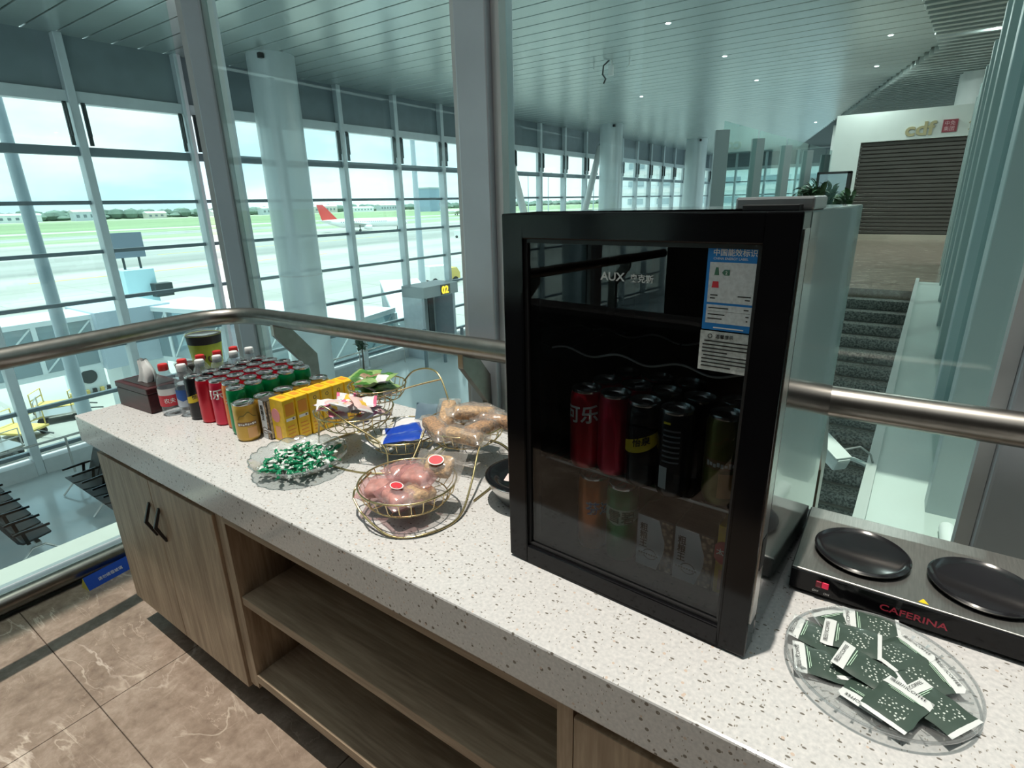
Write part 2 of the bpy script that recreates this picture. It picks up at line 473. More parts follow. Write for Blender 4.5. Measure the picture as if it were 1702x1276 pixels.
# wall and ceiling parts of the lounge behind the camera
o = MB().box((-2.72, -4.6, 0), (3.2, -4.4, 6.9)).build('wall_rear', mat('dark_timber_panel', (.035, .028, .024), .5, noise=.3, scale=3))
struct(o, 'dark timber wall at the rear of the lounge', 'wall')
o = MB().box((3.0, -4.6, 0), (3.2, 1.5, 6.9)).build('wall_right', mat('dark_timber_panel', (.035, .028, .024), .5))
struct(o, 'dark timber wall at the right of the lounge', 'wall')

# ------------------------------------------------------------------ concourse below
LZ = -4.65
FX = -17.0
M_CFLOOR = mat('concourse_floor_stone', (.60, .655, .68), .14, noise=.10, scale=.35, rvar=.05)
o = MB().box((FX, -45, LZ - .3), (4, 62, LZ)).build('floor', M_CFLOOR)
struct(o, 'polished grey concourse floor on the level below', 'floor')

# ------------------------------------------------------------------ outer glass facade
fac = bpy.data.objects.new('window_1', None); C.objects.link(fac)
struct(fac, 'long glazed facade with steel mullions facing the airfield', 'window')
CZ = 5.45
BAY = 2.62
Y0 = 6.0 - 18 * BAY
NB = 39
M_MULL = mat('mullion_paint', (.60, .655, .68), .4, .15, noise=.05, scale=4)
M_TRAN = mat('transom_paint', (.17, .215, .24), .42, .2)
M_SPAN = mat('spandrel_panel_grey', (.185, .225, .25), .38, .1, noise=.12, scale=1.5)
levels = [4.12, 2.92, 1.74, .55, -.65, -1.86, -3.06, -4.10]
mull = MB().box((-.02, -.09, LZ), (.30, .09, CZ)).mesh('mullion', M_MULL, bev=.012, seg=1)
tr_thin = MB().box((0, .09, -.045), (.14, BAY - .09, .045)).mesh('transom', M_TRAN)
tr_thick = MB().box((0, .09, -.10), (.20, BAY - .09, .10)).mesh('transom', M_TRAN)
beam = MB().box((-.02, .09, -.13), (.22, BAY - .09, .13)).mesh('head_beam', M_MULL)
span = MB().box((.0, .09, 4.25), (.08, BAY - .09, CZ)).mesh('spandrel_panel', M_SPAN)
sill = MB().box((-.1, .09, LZ), (.32, BAY - .09, -4.28)).mesh('sill_box', M_ALUL)
act = MB().box((.20, -.035, 3.05), (.27, .035, 4.0)).box((.27, -.02, 3.25), (.33, .02, 3.95)).mesh('window_actuator', M_GASKET)
panes = {}
zs = [4.25 - .26] + levels[1:]
tops = [3.99, 2.82, 1.695, .505, -.695, -1.905, -3.105, -4.145]
bots = [3.02, 1.785, .595, -.605, -1.815, -3.015, -4.055, -4.28]
for r in range(7):
    panes[r] = MB().box((.05, .09, bots[r]), (.074, BAY - .09, tops[r])).mesh('pane', M_PANE)
for k in range(NB):
    y = Y0 + k * BAY
    link('mullion', mull, fac, (FX, y, 0))
    if k < NB - 1:
        link('head_beam', beam, fac, (FX, y, 4.12))
        for z in levels[1:]:
            link('transom', tr_thick if z in (2.92,) else tr_thin, fac, (FX, y, z))
        link('spandrel_panel', span, fac, (FX, y, 0))
        link('sill_box', sill, fac, (FX, y, 0))
        for r in range(7):
            link('pane', panes[r], fac, (FX, y, 0))
        if y > 1:
            link('window_actuator', act, fac, (FX + .02, y + .19, 0))
            link('window_actuator', act, fac, (FX + .02, y + BAY - .19, 0))
YE = Y0 + (NB - 1) * BAY
# glazed end wall
endw = bpy.data.objects.new('window_2', None); C.objects.link(endw)
struct(endw, 'glazed end wall closing the concourse far away', 'window')
NE = 6
for k in range(NE + 1):
    link('mullion', mull, endw, (FX + k * BAY, YE, 0), (0, 0, -PI / 2))
    if k < NE:
        link('head_beam', beam, endw, (FX + k * BAY + BAY, YE, 4.12), (0, 0, PI / 2))
        for z in levels[1:]: link('transom', tr_thin, endw, (FX + k * BAY + BAY, YE, z), (0, 0, PI / 2))
        for r in range(7): link('pane', panes[r], endw, (FX + k * BAY + BAY, YE, 0), (0, 0, PI / 2))
        link('spandrel_panel', span, endw, (FX + k * BAY + BAY, YE, 0), (0, 0, PI / 2))

# ------------------------------------------------------------------ ceiling of long metal slats
M_SLAT = mat('ceiling_slat_metal', (.50, .555, .54), .27, .40, noise=.03, scale=1.5)
ceil = MB().box((FX, -45.0, CZ + .10), (-8.5, 9.0, CZ + .2)).box((FX, 9.0, CZ + .10), (6, 62, CZ + .2)).build('ceiling', mat('ceiling_void', (.07, .085, .085), .8))
struct(ceil, 'grey slatted metal ceiling over the concourse', 'ceiling')
PIT = .60
def ceiling_edge(y):
    if y < 21: return -.475 + (y - 16.5) * .08
    return -.12 - (y - 21.2) * .255
k = 0
y = 0.0
s_cache = {}
while y < 60.0:
    x1 = -8.5 if y < 9.0 else ceiling_edge(y + PIT / 2)
    if y >= 9.0 and y < 14: x1 = -1.2
    MB().box((FX, y + .021, CZ), (x1, y + PIT - .021, CZ + .05)).build('slat', M_SLAT, ceil, bev=.008, seg=1)
    y += PIT
# deeper open baffles on the right
y = 14.0
while y < 36.0:
    x0 = ceiling_edge(y + .1)
    MB().box((x0, y, CZ - .16), (5.5, y + .16, CZ + .10)).build('baffle', M_SLAT, ceil, bev=.008, seg=1)
    y += .44

# ceiling downlights
dl = MB().lathe([(.0, .0), (.06, .0), (.075, -.006), (.085, -.004), (.085, .01)], 16).mesh('rim', M_WHITE, 40)
dlb = MB().lathe([(0, -.012), (.055, -.010), (.055, 0)], 16).mesh('bulb', mat('lamp_glow', (1, 1, 1), .5, emit=(1, .98, .95), estr=14), 40)
def lamp(t, power):
    d = bpy.data.lights.new('lamp_beam', 'AREA'); d.shape = 'DISK'; d.size = .16; d.energy = power; d.color = (1, .97, .93)
    o = bpy.data.objects.new('lamp_beam', d); C.objects.link(o); o.parent = t; o.location = (0, 0, -.03)
DLP = [(1.2, 15.5, 'added light among the deep baffles nearest the stairs'), (1.2, 19.5, 'added light among the deep baffles before the shop sign'), (3.2, 17.5, 'added light among the deep baffles near the right edge'), (.4, 12.0, 'added light above the top of the stairs'), (2.6, 12.0, 'added light above the pale walkway'), (-5.45, 14.5, 'nearest the top edge of the photo'), (-5.25, 18.7, 'left of the ceiling baffle edge, second row'), (-1.2, 19.3, 'just left of the deep baffles'), (-1.7, 23.4, 'by the baffle edge above the shop corner'),  # first five downlights are added, unseen, to brighten the landing
       (-5.3, 23.1, 'in the middle of the slats'), (-9.7, 23.3, 'above the round column farther left'), (-5.3, 38.0, 'farthest away above the pale wall')]
for x, y, w in DLP:
    t = thing('ceiling_light', 'small round white downlight in the slatted ceiling, ' + w, 'light', (x, y, CZ), group='ceiling downlights')
    link('rim', dl, t); link('bulb', dlb, t)
    lamp(t, 110)

# hanging camera cluster on the ceiling
t = thing('ceiling_sensor', 'small white sensor cluster with dangling cable under the slatted ceiling', 'sensor', (-8.0, 16.9, CZ))
MB().box((-.12, -.03, -.42), (.04, .06, -.12)).build('housing', M_WHITE, t, bev=.02)
MB().tube([(-.02, 0, 0), (-.02, 0, -.15)], .03, 8).build('hanger', M_WHITE, t, smooth=40)
MB().tube([(.5, .1, 0), (.5, .1, -.18), (.44, .1, -.24)], .02, 8).build('hook', M_WHITE, t, smooth=40)
MB().tube([(-.55, -.1, 0), (-.55, -.1, -.2)], .02, 8).build('hook', M_WHITE, t, smooth=40)
MB().tube([(-.1, 0, 0), (-.28, 0, -.12), (-.30, 0, -.35), (-.2, 0, -.48), (-.26, 0, -.6)], .025, 8).build('cable', M_BLACK, t, smooth=60)

# ------------------------------------------------------------------ round columns
M_COL = mat('column_cladding', (.58, .645, .66), .3, .1, noise=.05, scale=.8)
for x, y, r, w in ((-15.05, 10.3, .62, 'nearest'), (-14.25, 30.3, .62, 'second'), (-13.2, 42.0, .72, 'far'), (-15.05, -20.5, .62, 'rear')):
    t = thing('round_column', {'nearest': 'large pale round column just beyond the corner of the handrail', 'second': 'pale round column rising behind the fridge between sloping struts', 'far': 'far pale round column left of the glass fin row', 'rear': 'pale round column standing behind the photographer'}[w], 'column', (x, y, LZ), group='concourse columns')
    MB().lathe([(r, 0), (r, CZ - LZ)], 32).build('shaft', M_COL, t, smooth=60)
    MB().lathe([(r + .012, 4.2), (r + .012, 4.24)], 32, close=False).build('joint_ring', M_ALUL, t, smooth=60)
    MB().box((r * .55, -r * .84 - .1, CZ - LZ - .2), (r * .55 + .12, -r * .84 + .02, CZ - LZ - .08)).build('spotlight', M_BLACK, t)
# sloping tubular struts by the facade
for a, b, w in (((-16.2, 22.6, 4.9), (-16.2, 25.6, -1.5), 'sloping white strut right of the second steel post'), ((-16.2, 32.9, 4.6), (-16.2, 29.3, -2.5), 'sloping white strut left of the second round column')):
    t = thing('strut', w, 'strut', (0, 0, 0), group='sloping struts')
    MB().tube([a, b], .19, 16).build('tube', M_WHITE, t, smooth=60)
    d = (Vector(a) - Vector(b)).normalized()
    MB().tube([Vector(a), Vector(a) + d * .5], [.10, .05], 12).build('pin', M_GASKET, t, smooth=60)
# ------------------------------------------------------------------ upper level beyond the stairs
o = MB().box((-4.6, 11.0, -.4), (6, 40, 0)).build('floor', M_MARBLE)
struct(o, 'dark marble landing in front of the shuttered shop', 'floor')
o = MB().box((.75, 1.95, -.4), (6, 11.0, 0)).build('floor', mat('pale_landing', (.50, .54, .52), .4))
struct(o, 'pale walkway right of the stairwell', 'floor')
# stairs with carpet on every tread
st = bpy.data.objects.new('stairs', None); C.objects.link(st)
struct(st, 'carpeted stair flight going down beyond the glass', 'stairs')
def carpet(name, c0, c1):
    m = bpy.data.materials.new(name); m.use_nodes = True
    t = m.node_tree; b = t.nodes['Principled BSDF']; b.inputs['Roughness'].default_value = .95
    g = t.nodes.new('ShaderNodeNewGeometry')
    n = t.nodes.new('ShaderNodeTexNoise'); n.inputs['Scale'].default_value = 38; n.inputs['Detail'].default_value = 3
    t.links.new(g.outputs['Position'], n.inputs['Vector'])
    r = ramp(t, [(.40, c0), (.60, c1)]); t.links.new(n.outputs['Fac'], r.inputs['Fac'])
    t.links.new(r.outputs['Color'], b.inputs['Base Color'])
    return m
M_CARP = carpet('stair_carpet', (.055, .06, .055), (.20, .20, .18))
M_NOSE = mat('stair_stone', (.27, .24, .21), .5, noise=.15, scale=8)
tread = MB().box((-2.6, -.30, -.15), (0, 0, 0)).mesh('step', M_NOSE)
rug = MB().box((-2.45, -.312, -.14), (-.02, -.295, .004)).box((-2.45, -.30, 0), (-.02, -.085, .008)).mesh('carpet', M_CARP)
for k in range(30):
    y = 11.0 - .3 * k; z = -.15 * (k + 1)
    x = .03 + (y - 2.8) * .0275
    s = link('step', tread, st, (x, y, z)); link('carpet', rug, s)
# pale ledge and the row of glass fins beside the stairwell
poly = [(.0, 1.95), (.05, 2.8), (.29, 12.1), (.80, 12.1), (.76, 1.95)]
o = MB().prism(poly, -.5, .02).build('trim_2', mat('ledge_stone', (.50, .55, .52), .35, noise=.04, scale=2))
struct(o, 'pale ledge along the right side of the stairwell', 'ledge')
o = MB().prism([(-.05, 1.95), (.0, 2.8), (.25, 12.3), (.30, 12.3), (.05, 2.8), (.0, 1.95)], -.5, .06).build('trim_3', mat('ledge_rim', (.45, .47, .45), .4))
struct(o, 'grey upstand rim of the stairwell ledge', 'ledge')
wr = bpy.data.objects.new('wall_stair', None); C.objects.link(wr)
struct(wr, 'row of tall posts with green glass beside the stairwell', 'partition')
fy = [3.14, 4.75, 6.42, 8.1, 10.0, 11.8, 13.6, 15.4]
M_FIN = mat('fin_post_grey', (.37, .42, .41), .42, .3)
M_FIN2 = mat('fin_post_light', (.46, .51, .53), .42, .3)
fx = lambda y: .285 + (y - 3.1) * .033
for y in fy:
    MB().box((0, -.07, 0), (.13, .07, 3.3)).build('post', M_FIN2 if y < 5 else M_FIN, wr, loc=(fx(y), y, 0), bev=.006)
for y0, y1 in zip(fy[:-1], fy[1:]):
    T = Matrix.Translation((fx(y0) + .06, y0, 0)) @ Matrix.Rotation(-.033, 4, 'Z')
    MB().box((-.006, .08, .03), (.006, y1 - y0 - .08, 3.45), T=T).build('pane', M_GLASS, wr)
MB().tube([(.36, 2.9, .05), (.36, 2.0, .05)], .03, 10).build('floor_pipe', M_WHITE, wr, smooth=60)
o = MB().box((5.2, 1.95, 0), (5.4, 30, 5.4)).build('wall_far_right', M_OFFW)
struct(o, 'pale wall far to the right of the walkway', 'wall')
# second row of fins on the far left of the landing
wf = bpy.data.objects.new('wall_landing', None); C.objects.link(wf)
struct(wf, 'row of grey fin posts with glass on the far landing', 'partition')
ly = [14.3, 17.1, 20.0, 22.9, 25.8, 28.7]
lx = lambda y: -3.92 + (y - 14.3) * .072
for y in ly:
    MB().box((-.16, -.06, -.2), (.16, .06, 3.0)).build('post', mat('fin_post_dark', (.22, .26, .27), .42, .3), wf, loc=(lx(y), y, 0), rot=(0, 0, .5), bev=.008)
for y0, y1 in zip(ly[:-1], ly[1:]):
    T = Matrix.Translation((lx(y0), y0, 0)) @ Matrix.Rotation(-.072, 4, 'Z')
    MB().box((-.006, .1, -.2), (.006, y1 - y0 - .1, 3.2), T=T).build('pane', M_GLASS, wf)

# supports under the landing
o = MB().box((-4.4, 11.4, LZ), (.2, 11.7, -.4)).box((-4.4, 11.7, LZ), (-4.1, 38, -.4)).build('wall_landing_base', M_OFFW)
struct(o, 'pale wall carrying the landing above the lower floor', 'wall')
# shuttered shop
SY = 23.7
sh = thing('shop_front', 'white shop front with gold lettering and a lowered dark shutter', 'shop', (0, SY, 0))
wallm = MB()
wallm.box((-2.65, 0, 3.19), (5.0, .4, 4.1)).box((-2.65, 0, 0), (-1.82, .4, 3.19)).box((2.6, 0, 0), (5.0, .4, 3.19))
wallm.box((-2.65, .4, 0), (-2.4, 1.4, 4.1)).box((-2.65, .4, 4.0), (5, 1.4, 4.1))
wallm.build('fascia', mat('shop_white', (.70, .74, .71), .4, noise=.02, scale=2), sh)
MB().box((-1.82, .75, 0), (2.6, .85, 3.19)).build('back_panel', mat('shop_interior', (.06, .05, .045), .25, noise=.4, scale=2.5), sh)
M_SHUT = mat('shutter_slat', (.10, .088, .078), .35, .4)
sl = MB().box((-1.82, .20, -.055), (2.6, .235, .055)).mesh('shutter_slat', M_SHUT, bev=.012, seg=1)
for k in range(25):
    link('shutter_slat', sl, sh, (0, 0, .10 + k * .126))
MB().box((-1.9, -.06, -.0), (2.6, .15, .16)).build('threshold', mat('beige_stone', (.46, .40, .33), .4), sh)

def text(s, size, m, parent=None, loc=(0, 0, 0), rot=(PI / 2, 0, 0), depth=.0006, name='lettering', align='LEFT', sx=1.0, bold=0):
    cu = bpy.data.curves.new('t', 'FONT'); cu.body = s; cu.size = size; cu.extrude = depth; cu.align_x = align
    cu.resolution_u = 3; cu.offset = bold
    ob = bpy.data.objects.new('t', cu); C.objects.link(ob)
    bpy.context.view_layer.update()
    me = bpy.data.meshes.new_from_object(ob.evaluated_get(bpy.context.evaluated_depsgraph_get()))
    bpy.data.objects.remove(ob); bpy.data.curves.remove(cu)
    me.materials.clear(); me.materials.append(m)
    return link(name, me, parent, loc, rot, (sx, 1, 1))
M_GOLDL = mat('gold_letter', (.42, .36, .20), .4, .2)
text('cdf', .56, M_GOLDL, sh, (-.62, -.03, 3.30), depth=.03, bold=.015, sx=1.15)
MB().box((.36, -.05, 3.33), (.74, -.01, 3.70)).build('red_plaque', mat('plaque_red', (.30, .04, .06), .4), sh)
text('中免', .14, mat('plaque_pink', (.75, .45, .48), .5), sh, (.40, -.055, 3.54), depth=.005)
text('集团', .14, mat('plaque_pink', (.75, .45, .48), .5), sh, (.40, -.055, 3.38), depth=.005)
text('免税店', .36, M_GOLDL, sh, (1.0, -.03, 3.38), depth=.03)
# dark glass display case and planter beside the shop
t = thing('display_case', 'dark framed glass display case beside the shop front', 'display case', (-2.35, 22.6, 0))
MB().box((-.5, -.3, 0), (.5, .3, 1.0)).build('plinth', M_BLACK, t)
MB().box((-.5, -.3, 1.0), (-.46, .3, 2.25)).box((.40, -.3, 1.0), (.5, .3, 2.25)).box((-.5, -.3, 2.18), (.5, .3, 2.25)).build('case_frame', M_BLACK, t)
MB().box((-.46, -.29, 1.0), (.40, -.27, 2.18)).build('pane', glass('case_glass', (.35, .45, .43), .2, .7), t)
def leaf_mesh(nm, l, w, m):
    pts = []
    for i in range(6):
        u = i / 5
        ww = w * math.sin(PI * min(1, u * .95 + .05)) ** .8
        zz = l * .25 * math.sin(u * PI * .9)
        pts.append([(-ww, u * l, zz + ww * .25), (0, u * l, zz), (ww, u * l, zz + ww * .25)])
    return MB().grid(pts).mesh(nm, m, 60)
M_LEAF = mat('leaf_green', (.035, .075, .035), .45, noise=.4, scale=6)
M_LEAFL = mat('leaf_light', (.07, .14, .05), .4, noise=.3, scale=6)
def plant(t, h, spread, n, lf, m_pot, base_r, trunk=0.0, seed=1):
    rnd = random.Random(seed)
    MB().lathe([(base_r * .75, 0), (base_r, .02), (base_r * 1.15, h * .25), (base_r * 1.2, h * .26), (base_r * 1.05, h * .25), (base_r * .9, h * .22), (0, h * .22)], 20).build('pot', m_pot, t, smooth=40)
    if trunk: MB().tube([(0, 0, h * .2), (.02, .01, h * .5), (0, .02, h * .75)], [.035, .03, .02], 8).build('trunk', mat('trunk', (.10, .085, .07), .8), t, smooth=60)
    z0 = h * (.25 if not trunk else .6)
    for k in range(n):
        a = rnd.uniform(0, 2 * PI); e = rnd.uniform(-.1, 1.2); sc = rnd.uniform(.7, 1.25)
        zz = z0 + rnd.uniform(0, (h - z0) * .6)
        rr = rnd.uniform(0, spread * .3)
        link('leaf', lf, t, (rr * math.cos(a - 1.57), rr * math.sin(a - 1.57), zz), (e, 0, a - 1.57 + PI), (sc, sc, sc))
lfm = leaf_mesh('leaf', .42, .07, M_LEAF)
t = thing('planter', 'bushy dark green potted shrub standing left of the shop display case', 'plant', (-2.72, 20.6, 0))
plant(t, 2.35, 1.2, 130, lfm, M_WHITE, .32, seed=4)
t = thing('planter', 'low dark green potted shrub in front of the display case', 'plant', (-1.85, 21.4, 0))
plant(t, 1.95, .9, 90, lfm, M_WHITE, .30, seed=5)
# big round column behind the shop
t = thing('round_column', 'wide white round column rising behind the shop sign', 'column', (1.35, 26.2, 0), group='concourse columns')
MB().lathe([(.75, 0), (.75, 5.4)], 32).build('shaft', M_WHITE, t, smooth=60)
o = MB().box((-4.6, 40, 0), (6, 40.3, 5.4)).build('wall_end', M_OFFW)
struct(o, 'pale wall at the far end of the landing', 'wall')

# white bullet camera on the ledge rim
t = thing('security_camera', 'white security camera on a curved arm beside the stairwell ledge', 'camera', (.035, 3.40, .0), rz=.15)
T = Matrix.Translation((-.20, 0, .10)) @ Matrix.Rotation(-.9, 4, 'Z') @ Matrix.Rotation(.35, 4, 'Y')
MB().box((-.13, -.045, -.035), (.10, .045, .045), T=T).build('housing', M_WHITE, t, bev=.012)
MB().box((-.15, -.05, .045), (.09, .05, .055), T=T).build('sun_shield', M_WHITE, t, bev=.004)
MB().tube([T @ Vector((-.128, 0, 0)), T @ Vector((-.142, 0, 0))], .034, 14).build('lens', M_GLOSSBLACK, t, smooth=40)
MB().tube([(-.17, 0, .09), (-.08, .03, .075), (.03, .05, .03)], .013, 8).build('arm', M_WHITE, t, smooth=60)
MB().tube([(-.15, .0, .13), (-.06, .02, .16), (.0, .05, .11), (.03, .06, .03)], .006, 6).build('cable', mat('cable_grey', (.3, .3, .3), .5), t, smooth=60)

o = MB().tube([(-2.86, .46, .013), (-2.84, .80, .013)], .012, 8).build('dark_rod', M_BLACK, smooth=60)
tag(o, 'short dark rod lying on the pale ledge beyond the floor rail', 'rod')

# ------------------------------------------------------------------ concourse furniture
M_SEAT = mat('seat_black', (.022, .024, .027), .5, spec=.3)
def bench(n, loc, rz, label):
    t = thing('bench_seating', label, 'bench', loc, rz, 'waiting seats on the lower level')
    MB().box((-.05, -.04, .30), (n * .56 + .05, .04, .36)).build('beam', M_STEEL, t)
    seat_p = [(-.24, .46), (-.23, .42), (.20, .37), (.27, .43), (.26, .46), (.19, .41), (-.2, .45)]
    back_p = [(.22, .42), (.27, .42), (.44, .85), (.46, .95), (.42, .95), (.39, .86)]
    sm = MB().prism(seat_p, .03, .53, 'x').mesh('seat', M_SEAT, bev=.008, seg=1)
    bmh = MB().prism(back_p, .03, .53, 'x').mesh('backrest', M_SEAT, bev=.008, seg=1)
    am = MB().prism([(-.24, .64), (.22, .66), (.34, .64), (.34, .61), (-.24, .60)], -.02, .02, 'x').prism([(.1, .36), (.16, .36), (.2, .62), (.14, .62)], -.01, .01, 'x').mesh('armrest', M_GLOSSBLACK, bev=.005, seg=1)
    lm = MB().tube([(0, -.34, .02), (0, -.1, .26), (0, .1, .26), (0, .34, .02)], .022, 8).mesh('leg', M_STEEL, 60)
    for k in range(n):
        link('seat', sm, t, (k * .56, 0, 0)); link('backrest', bmh, t, (k * .56, 0, 0))
    for k in range(n + 1): link('armrest', am, t, (k * .56, 0, 0))
    for k in (0, n // 2, n): link('leg', lm, t, (k * .56, 0, 0))
    return t
bench(6, (-12.4, 2.15, LZ), PI, 'row of black waiting seats at the lower left edge')
bench(6, (-14.9, 3.6, LZ), 0, 'row of black waiting seats half hidden by the cabinet')
# gate 02
g = thing('gate_portal', 'grey boarding gate portal with a lit yellow number', 'gate', (-16.3, 16.25, LZ))
MB().box((-.5, -.15, 0), (.6, .0, 2.55)).build('jamb', M_ALU, g)
MB().box((-.5, 1.75, 0), (.6, 1.9, 2.55)).build('jamb', M_ALU, g)
MB().box((-.5, -.15, 2.55), (.75, 1.95, 3.0)).build('header', mat('header_grey', (.33, .36, .38), .4), g)
MB().box((-.48, 0, 0), (-.44, 1.75, 2.55)).build('door_panel', mat('gate_panel', (.42, .47, .49), .3), g)
MB().box((.1, .7, .9), (.16, 1.0, 2.4)).build('notice', M_GASKET, g)
MB().box((.75, .85, 2.58), (.78, 1.42, 2.98)).build('sign_plate', mat('sign_dark', (.10, .09, .05), .4), g)
text('02', .42, mat('gate_yellow', (1, .62, .03), .5, emit=(1, .55, .02), estr=1.6), g, (.79, .88, 2.63), (PI / 2, 0, PI / 2), depth=.01, bold=.012)
gf = thing('glass_gate_rail', 'low glass gate panels on dark posts before the boarding portal', 'gate rail', (-14.9, 15.0, LZ))
for k in range(4):
    MB().box((-.05, -.05, 0), (.05, .05, 1.55 if k == 0 else 1.3)).build('post', M_TRAN, gf, loc=(k * .15, .3 + k * .95, 0))
for k in range(3):
    MB().box((-.01, .1, .2), (.01, .85, 1.2)).build('pane', M_PANE, gf, loc=(k * .15, .3 + k * .95, 0))
t = thing('planter', 'slender potted tree by the facade of the lower level', 'plant', (-15.8, 12.9, LZ))
plant(t, 1.75, .55, 70, leaf_mesh('leaf', .26, .05, M_LEAF), mat('pot_pale', (.5, .52, .52), .4), .22, trunk=1, seed=8)
# inner guard rail along the facade glass
t = thing('guard_rail', 'thin steel guard rail along the foot of the facade', 'guard rail', (-16.2, 0, LZ))
MB().tube([(0, -4, .95), (0, 15.5, .95)], .03, 8).build('top_bar', M_STEEL, t, smooth=60)
for k in range(9):
    MB().tube([(0, -3 + k * 2.3, 0), (0, -3 + k * 2.3, .95)], .025, 8).build('post', M_STEEL, t, smooth=60)

# ------------------------------------------------------------------ airfield
AZ = -9.6
def airfield_mat():
    m = bpy.data.materials.new('airfield_ground'); m.use_nodes = True
    t = m.node_tree; b = t.nodes['Principled BSDF']; b.inputs['Roughness'].default_value = .9; b.inputs['Specular IOR Level'].default_value = .1
    g = t.nodes.new('ShaderNodeNewGeometry'); s = t.nodes.new('ShaderNodeSeparateXYZ')
    t.links.new(g.outputs['Position'], s.inputs[0])
    n = t.nodes.new('ShaderNodeTexNoise'); n.inputs['Scale'].default_value = .02; n.inputs['Detail'].default_value = 6
    mp2 = t.nodes.new('ShaderNodeMapping'); mp2.inputs['Scale'].default_value = (2.5, .35, 1); t.links.new(g.outputs['Position'], mp2.inputs['Vector']); t.links.new(mp2.outputs['Vector'], n.inputs['Vector'])
    # pavement and grass lie in strips at set distances from the terminal
    dist = t.nodes.new('ShaderNodeMath'); dist.operation = 'MULTIPLY_ADD'; dist.inputs[1].default_value = -1 / 1600.0; dist.inputs[2].default_value = 0
    t.links.new(s.outputs['X'], dist.inputs[0])
    con = (.44, .445, .415); con2 = (.34, .35, .335); gr = (.27, .36, .21); gr2 = (.34, .42, .27); run = (.40, .41, .40)  # grass tones paled to stand in for distance haze
    r = ramp(t, [(.0, con), (.085, con), (.0852, con2), (.115, con2), (.1152, con), (.165, con), (.1652, gr2), (.19, gr2), (.1902, run), (.215, run), (.2152, gr), (.255, gr2), (.2552, (.55, .56, .54)), (.272, (.55, .56, .54)), (.2722, gr), (.5, gr), (.60, gr2), (.62, (.55, .60, .50)), (.66, (.28, .36, .22))])
    r.color_ramp.interpolation = 'LINEAR'
    t.links.new(dist.outputs[0], r.inputs['Fac'])
    mx = t.nodes.new('ShaderNodeMix'); mx.data_type = 'RGBA'; mx.blend_type = 'MULTIPLY'; mx.inputs['Factor'].default_value = .5
    r2 = ramp(t, [(.38, (.45, .45, .45)), (.62, (1, 1, 1))]); t.links.new(n.outputs['Fac'], r2.inputs['Fac'])
    t.links.new(r.outputs['Color'], mx.inputs['A']); t.links.new(r2.outputs['Color'], mx.inputs['B'])
    t.links.new(mx.outputs['Result'], b.inputs['Base Color'])
    return m
o = MB().box((-4000, -3000, AZ - 1), (FX + .2, 4000, AZ)).build('ground', airfield_mat())
struct(o, 'pale concrete apron with grass strips and runway beyond', 'ground')
o = MB().box((FX - .05, -20, AZ), (FX + .15, 80, LZ)).build('wall_base', M_OFFW)
struct(o, 'terminal wall below the facade glass', 'wall')
# joints of the apron slabs
jt = MB()
for k in range(12): jt.box((-120, -40 + k * 12, AZ), (FX - .1, -39.75 + k * 12, AZ + .012))
for k in range(8): jt.box((-30 - k * 11, -40, AZ), (-29.8 - k * 11, 100, AZ + .012))
o = jt.build('apron_joints', mat('joint_dark', (.33, .33, .31), .9)); tag(o, 'dark joints between the concrete apron slabs', 'joint', kind='stuff')
M_YEL = mat('marking_yellow', (.62, .48, .14), .7, noise=.15, scale=4)
for x, y, l, w in ((-120, 30, 60, 'nearer yellow painted taxi line'), (-165, 70, 80, 'farther yellow painted taxi line')):
    o = MB().box((x, y, AZ), (x + .8, y + l, AZ + .03)).build('taxi_line', M_YEL); tag(o, w + ' on the concrete apron', 'marking', 'taxi lines')

# tree belt and far houses along the horizon
rnd = random.Random(3)
tm = MB()
for k in range(900):
    y = rnd.uniform(-500, 2600); x = -1080 - rnd.uniform(0, 260)
    h = rnd.uniform(7, 17); w = rnd.uniform(7, 16)
    tm.sphere((x, y, AZ + h * .5), (w, w, h * .55), 6, 4)
o = tm.build('tree_belt', mat('far_trees_hazed', (.15, .22, .18), .9, noise=.3, scale=.05)); tag(o, 'hazy belt of trees along the horizon', 'trees', kind='stuff')  # distance haze is mixed into the tree colour
hc = [mat('house_white', (.70, .74, .75), .7), mat('house_grey', (.50, .56, .60), .7), mat('house_tan', (.60, .57, .52), .7)]
where = ['far left', 'left', 'at the left', 'beside the first mullion', 'near the corner post', 'behind the corner post', 'left of the big column', 'right of the big column', 'above the red tailed jet', 'right of the red tailed jet', 'near the second post', 'by the second post']
for k in range(12):
    y = -60 + k * 105 + rnd.uniform(-15, 15); x = -1050 + rnd.uniform(-20, 40)
    l = rnd.uniform(30, 70); h = rnd.uniform(7, 13)
    t = thing('far_house', 'low pale building on the horizon, ' + where[k], 'building', (x, y, AZ), group='far buildings')
    MB().box((-8, -l / 2, 0), (8, l / 2, h)).build('wall', hc[k % 3], t)
    MB().prism([(-9, h), (9, h), (0, h + 3)], -l / 2 - 1, l / 2 + 1, 'y').build('roof', hc[(k + 1) % 3], t)
    wm = MB().box((8, -2, h * .35), (8.3, 2, h * .7)).mesh('window', M_TRAN)
    for q in range(int(l // 9)): link('window', wm, t, (0, -l / 2 + 5 + q * 9, 0))
t = thing('far_hangar', 'blue grey flat roofed block standing tall on the horizon', 'building', (-705, 766, AZ))
MB().box((-15, -20, 0), (15, 20, 38)).build('wall', mat('hangar_blue', (.28, .38, .52), .6), t)
MB().box((-16, -21, 38), (16, 21, 40)).build('roof', hc[1], t)

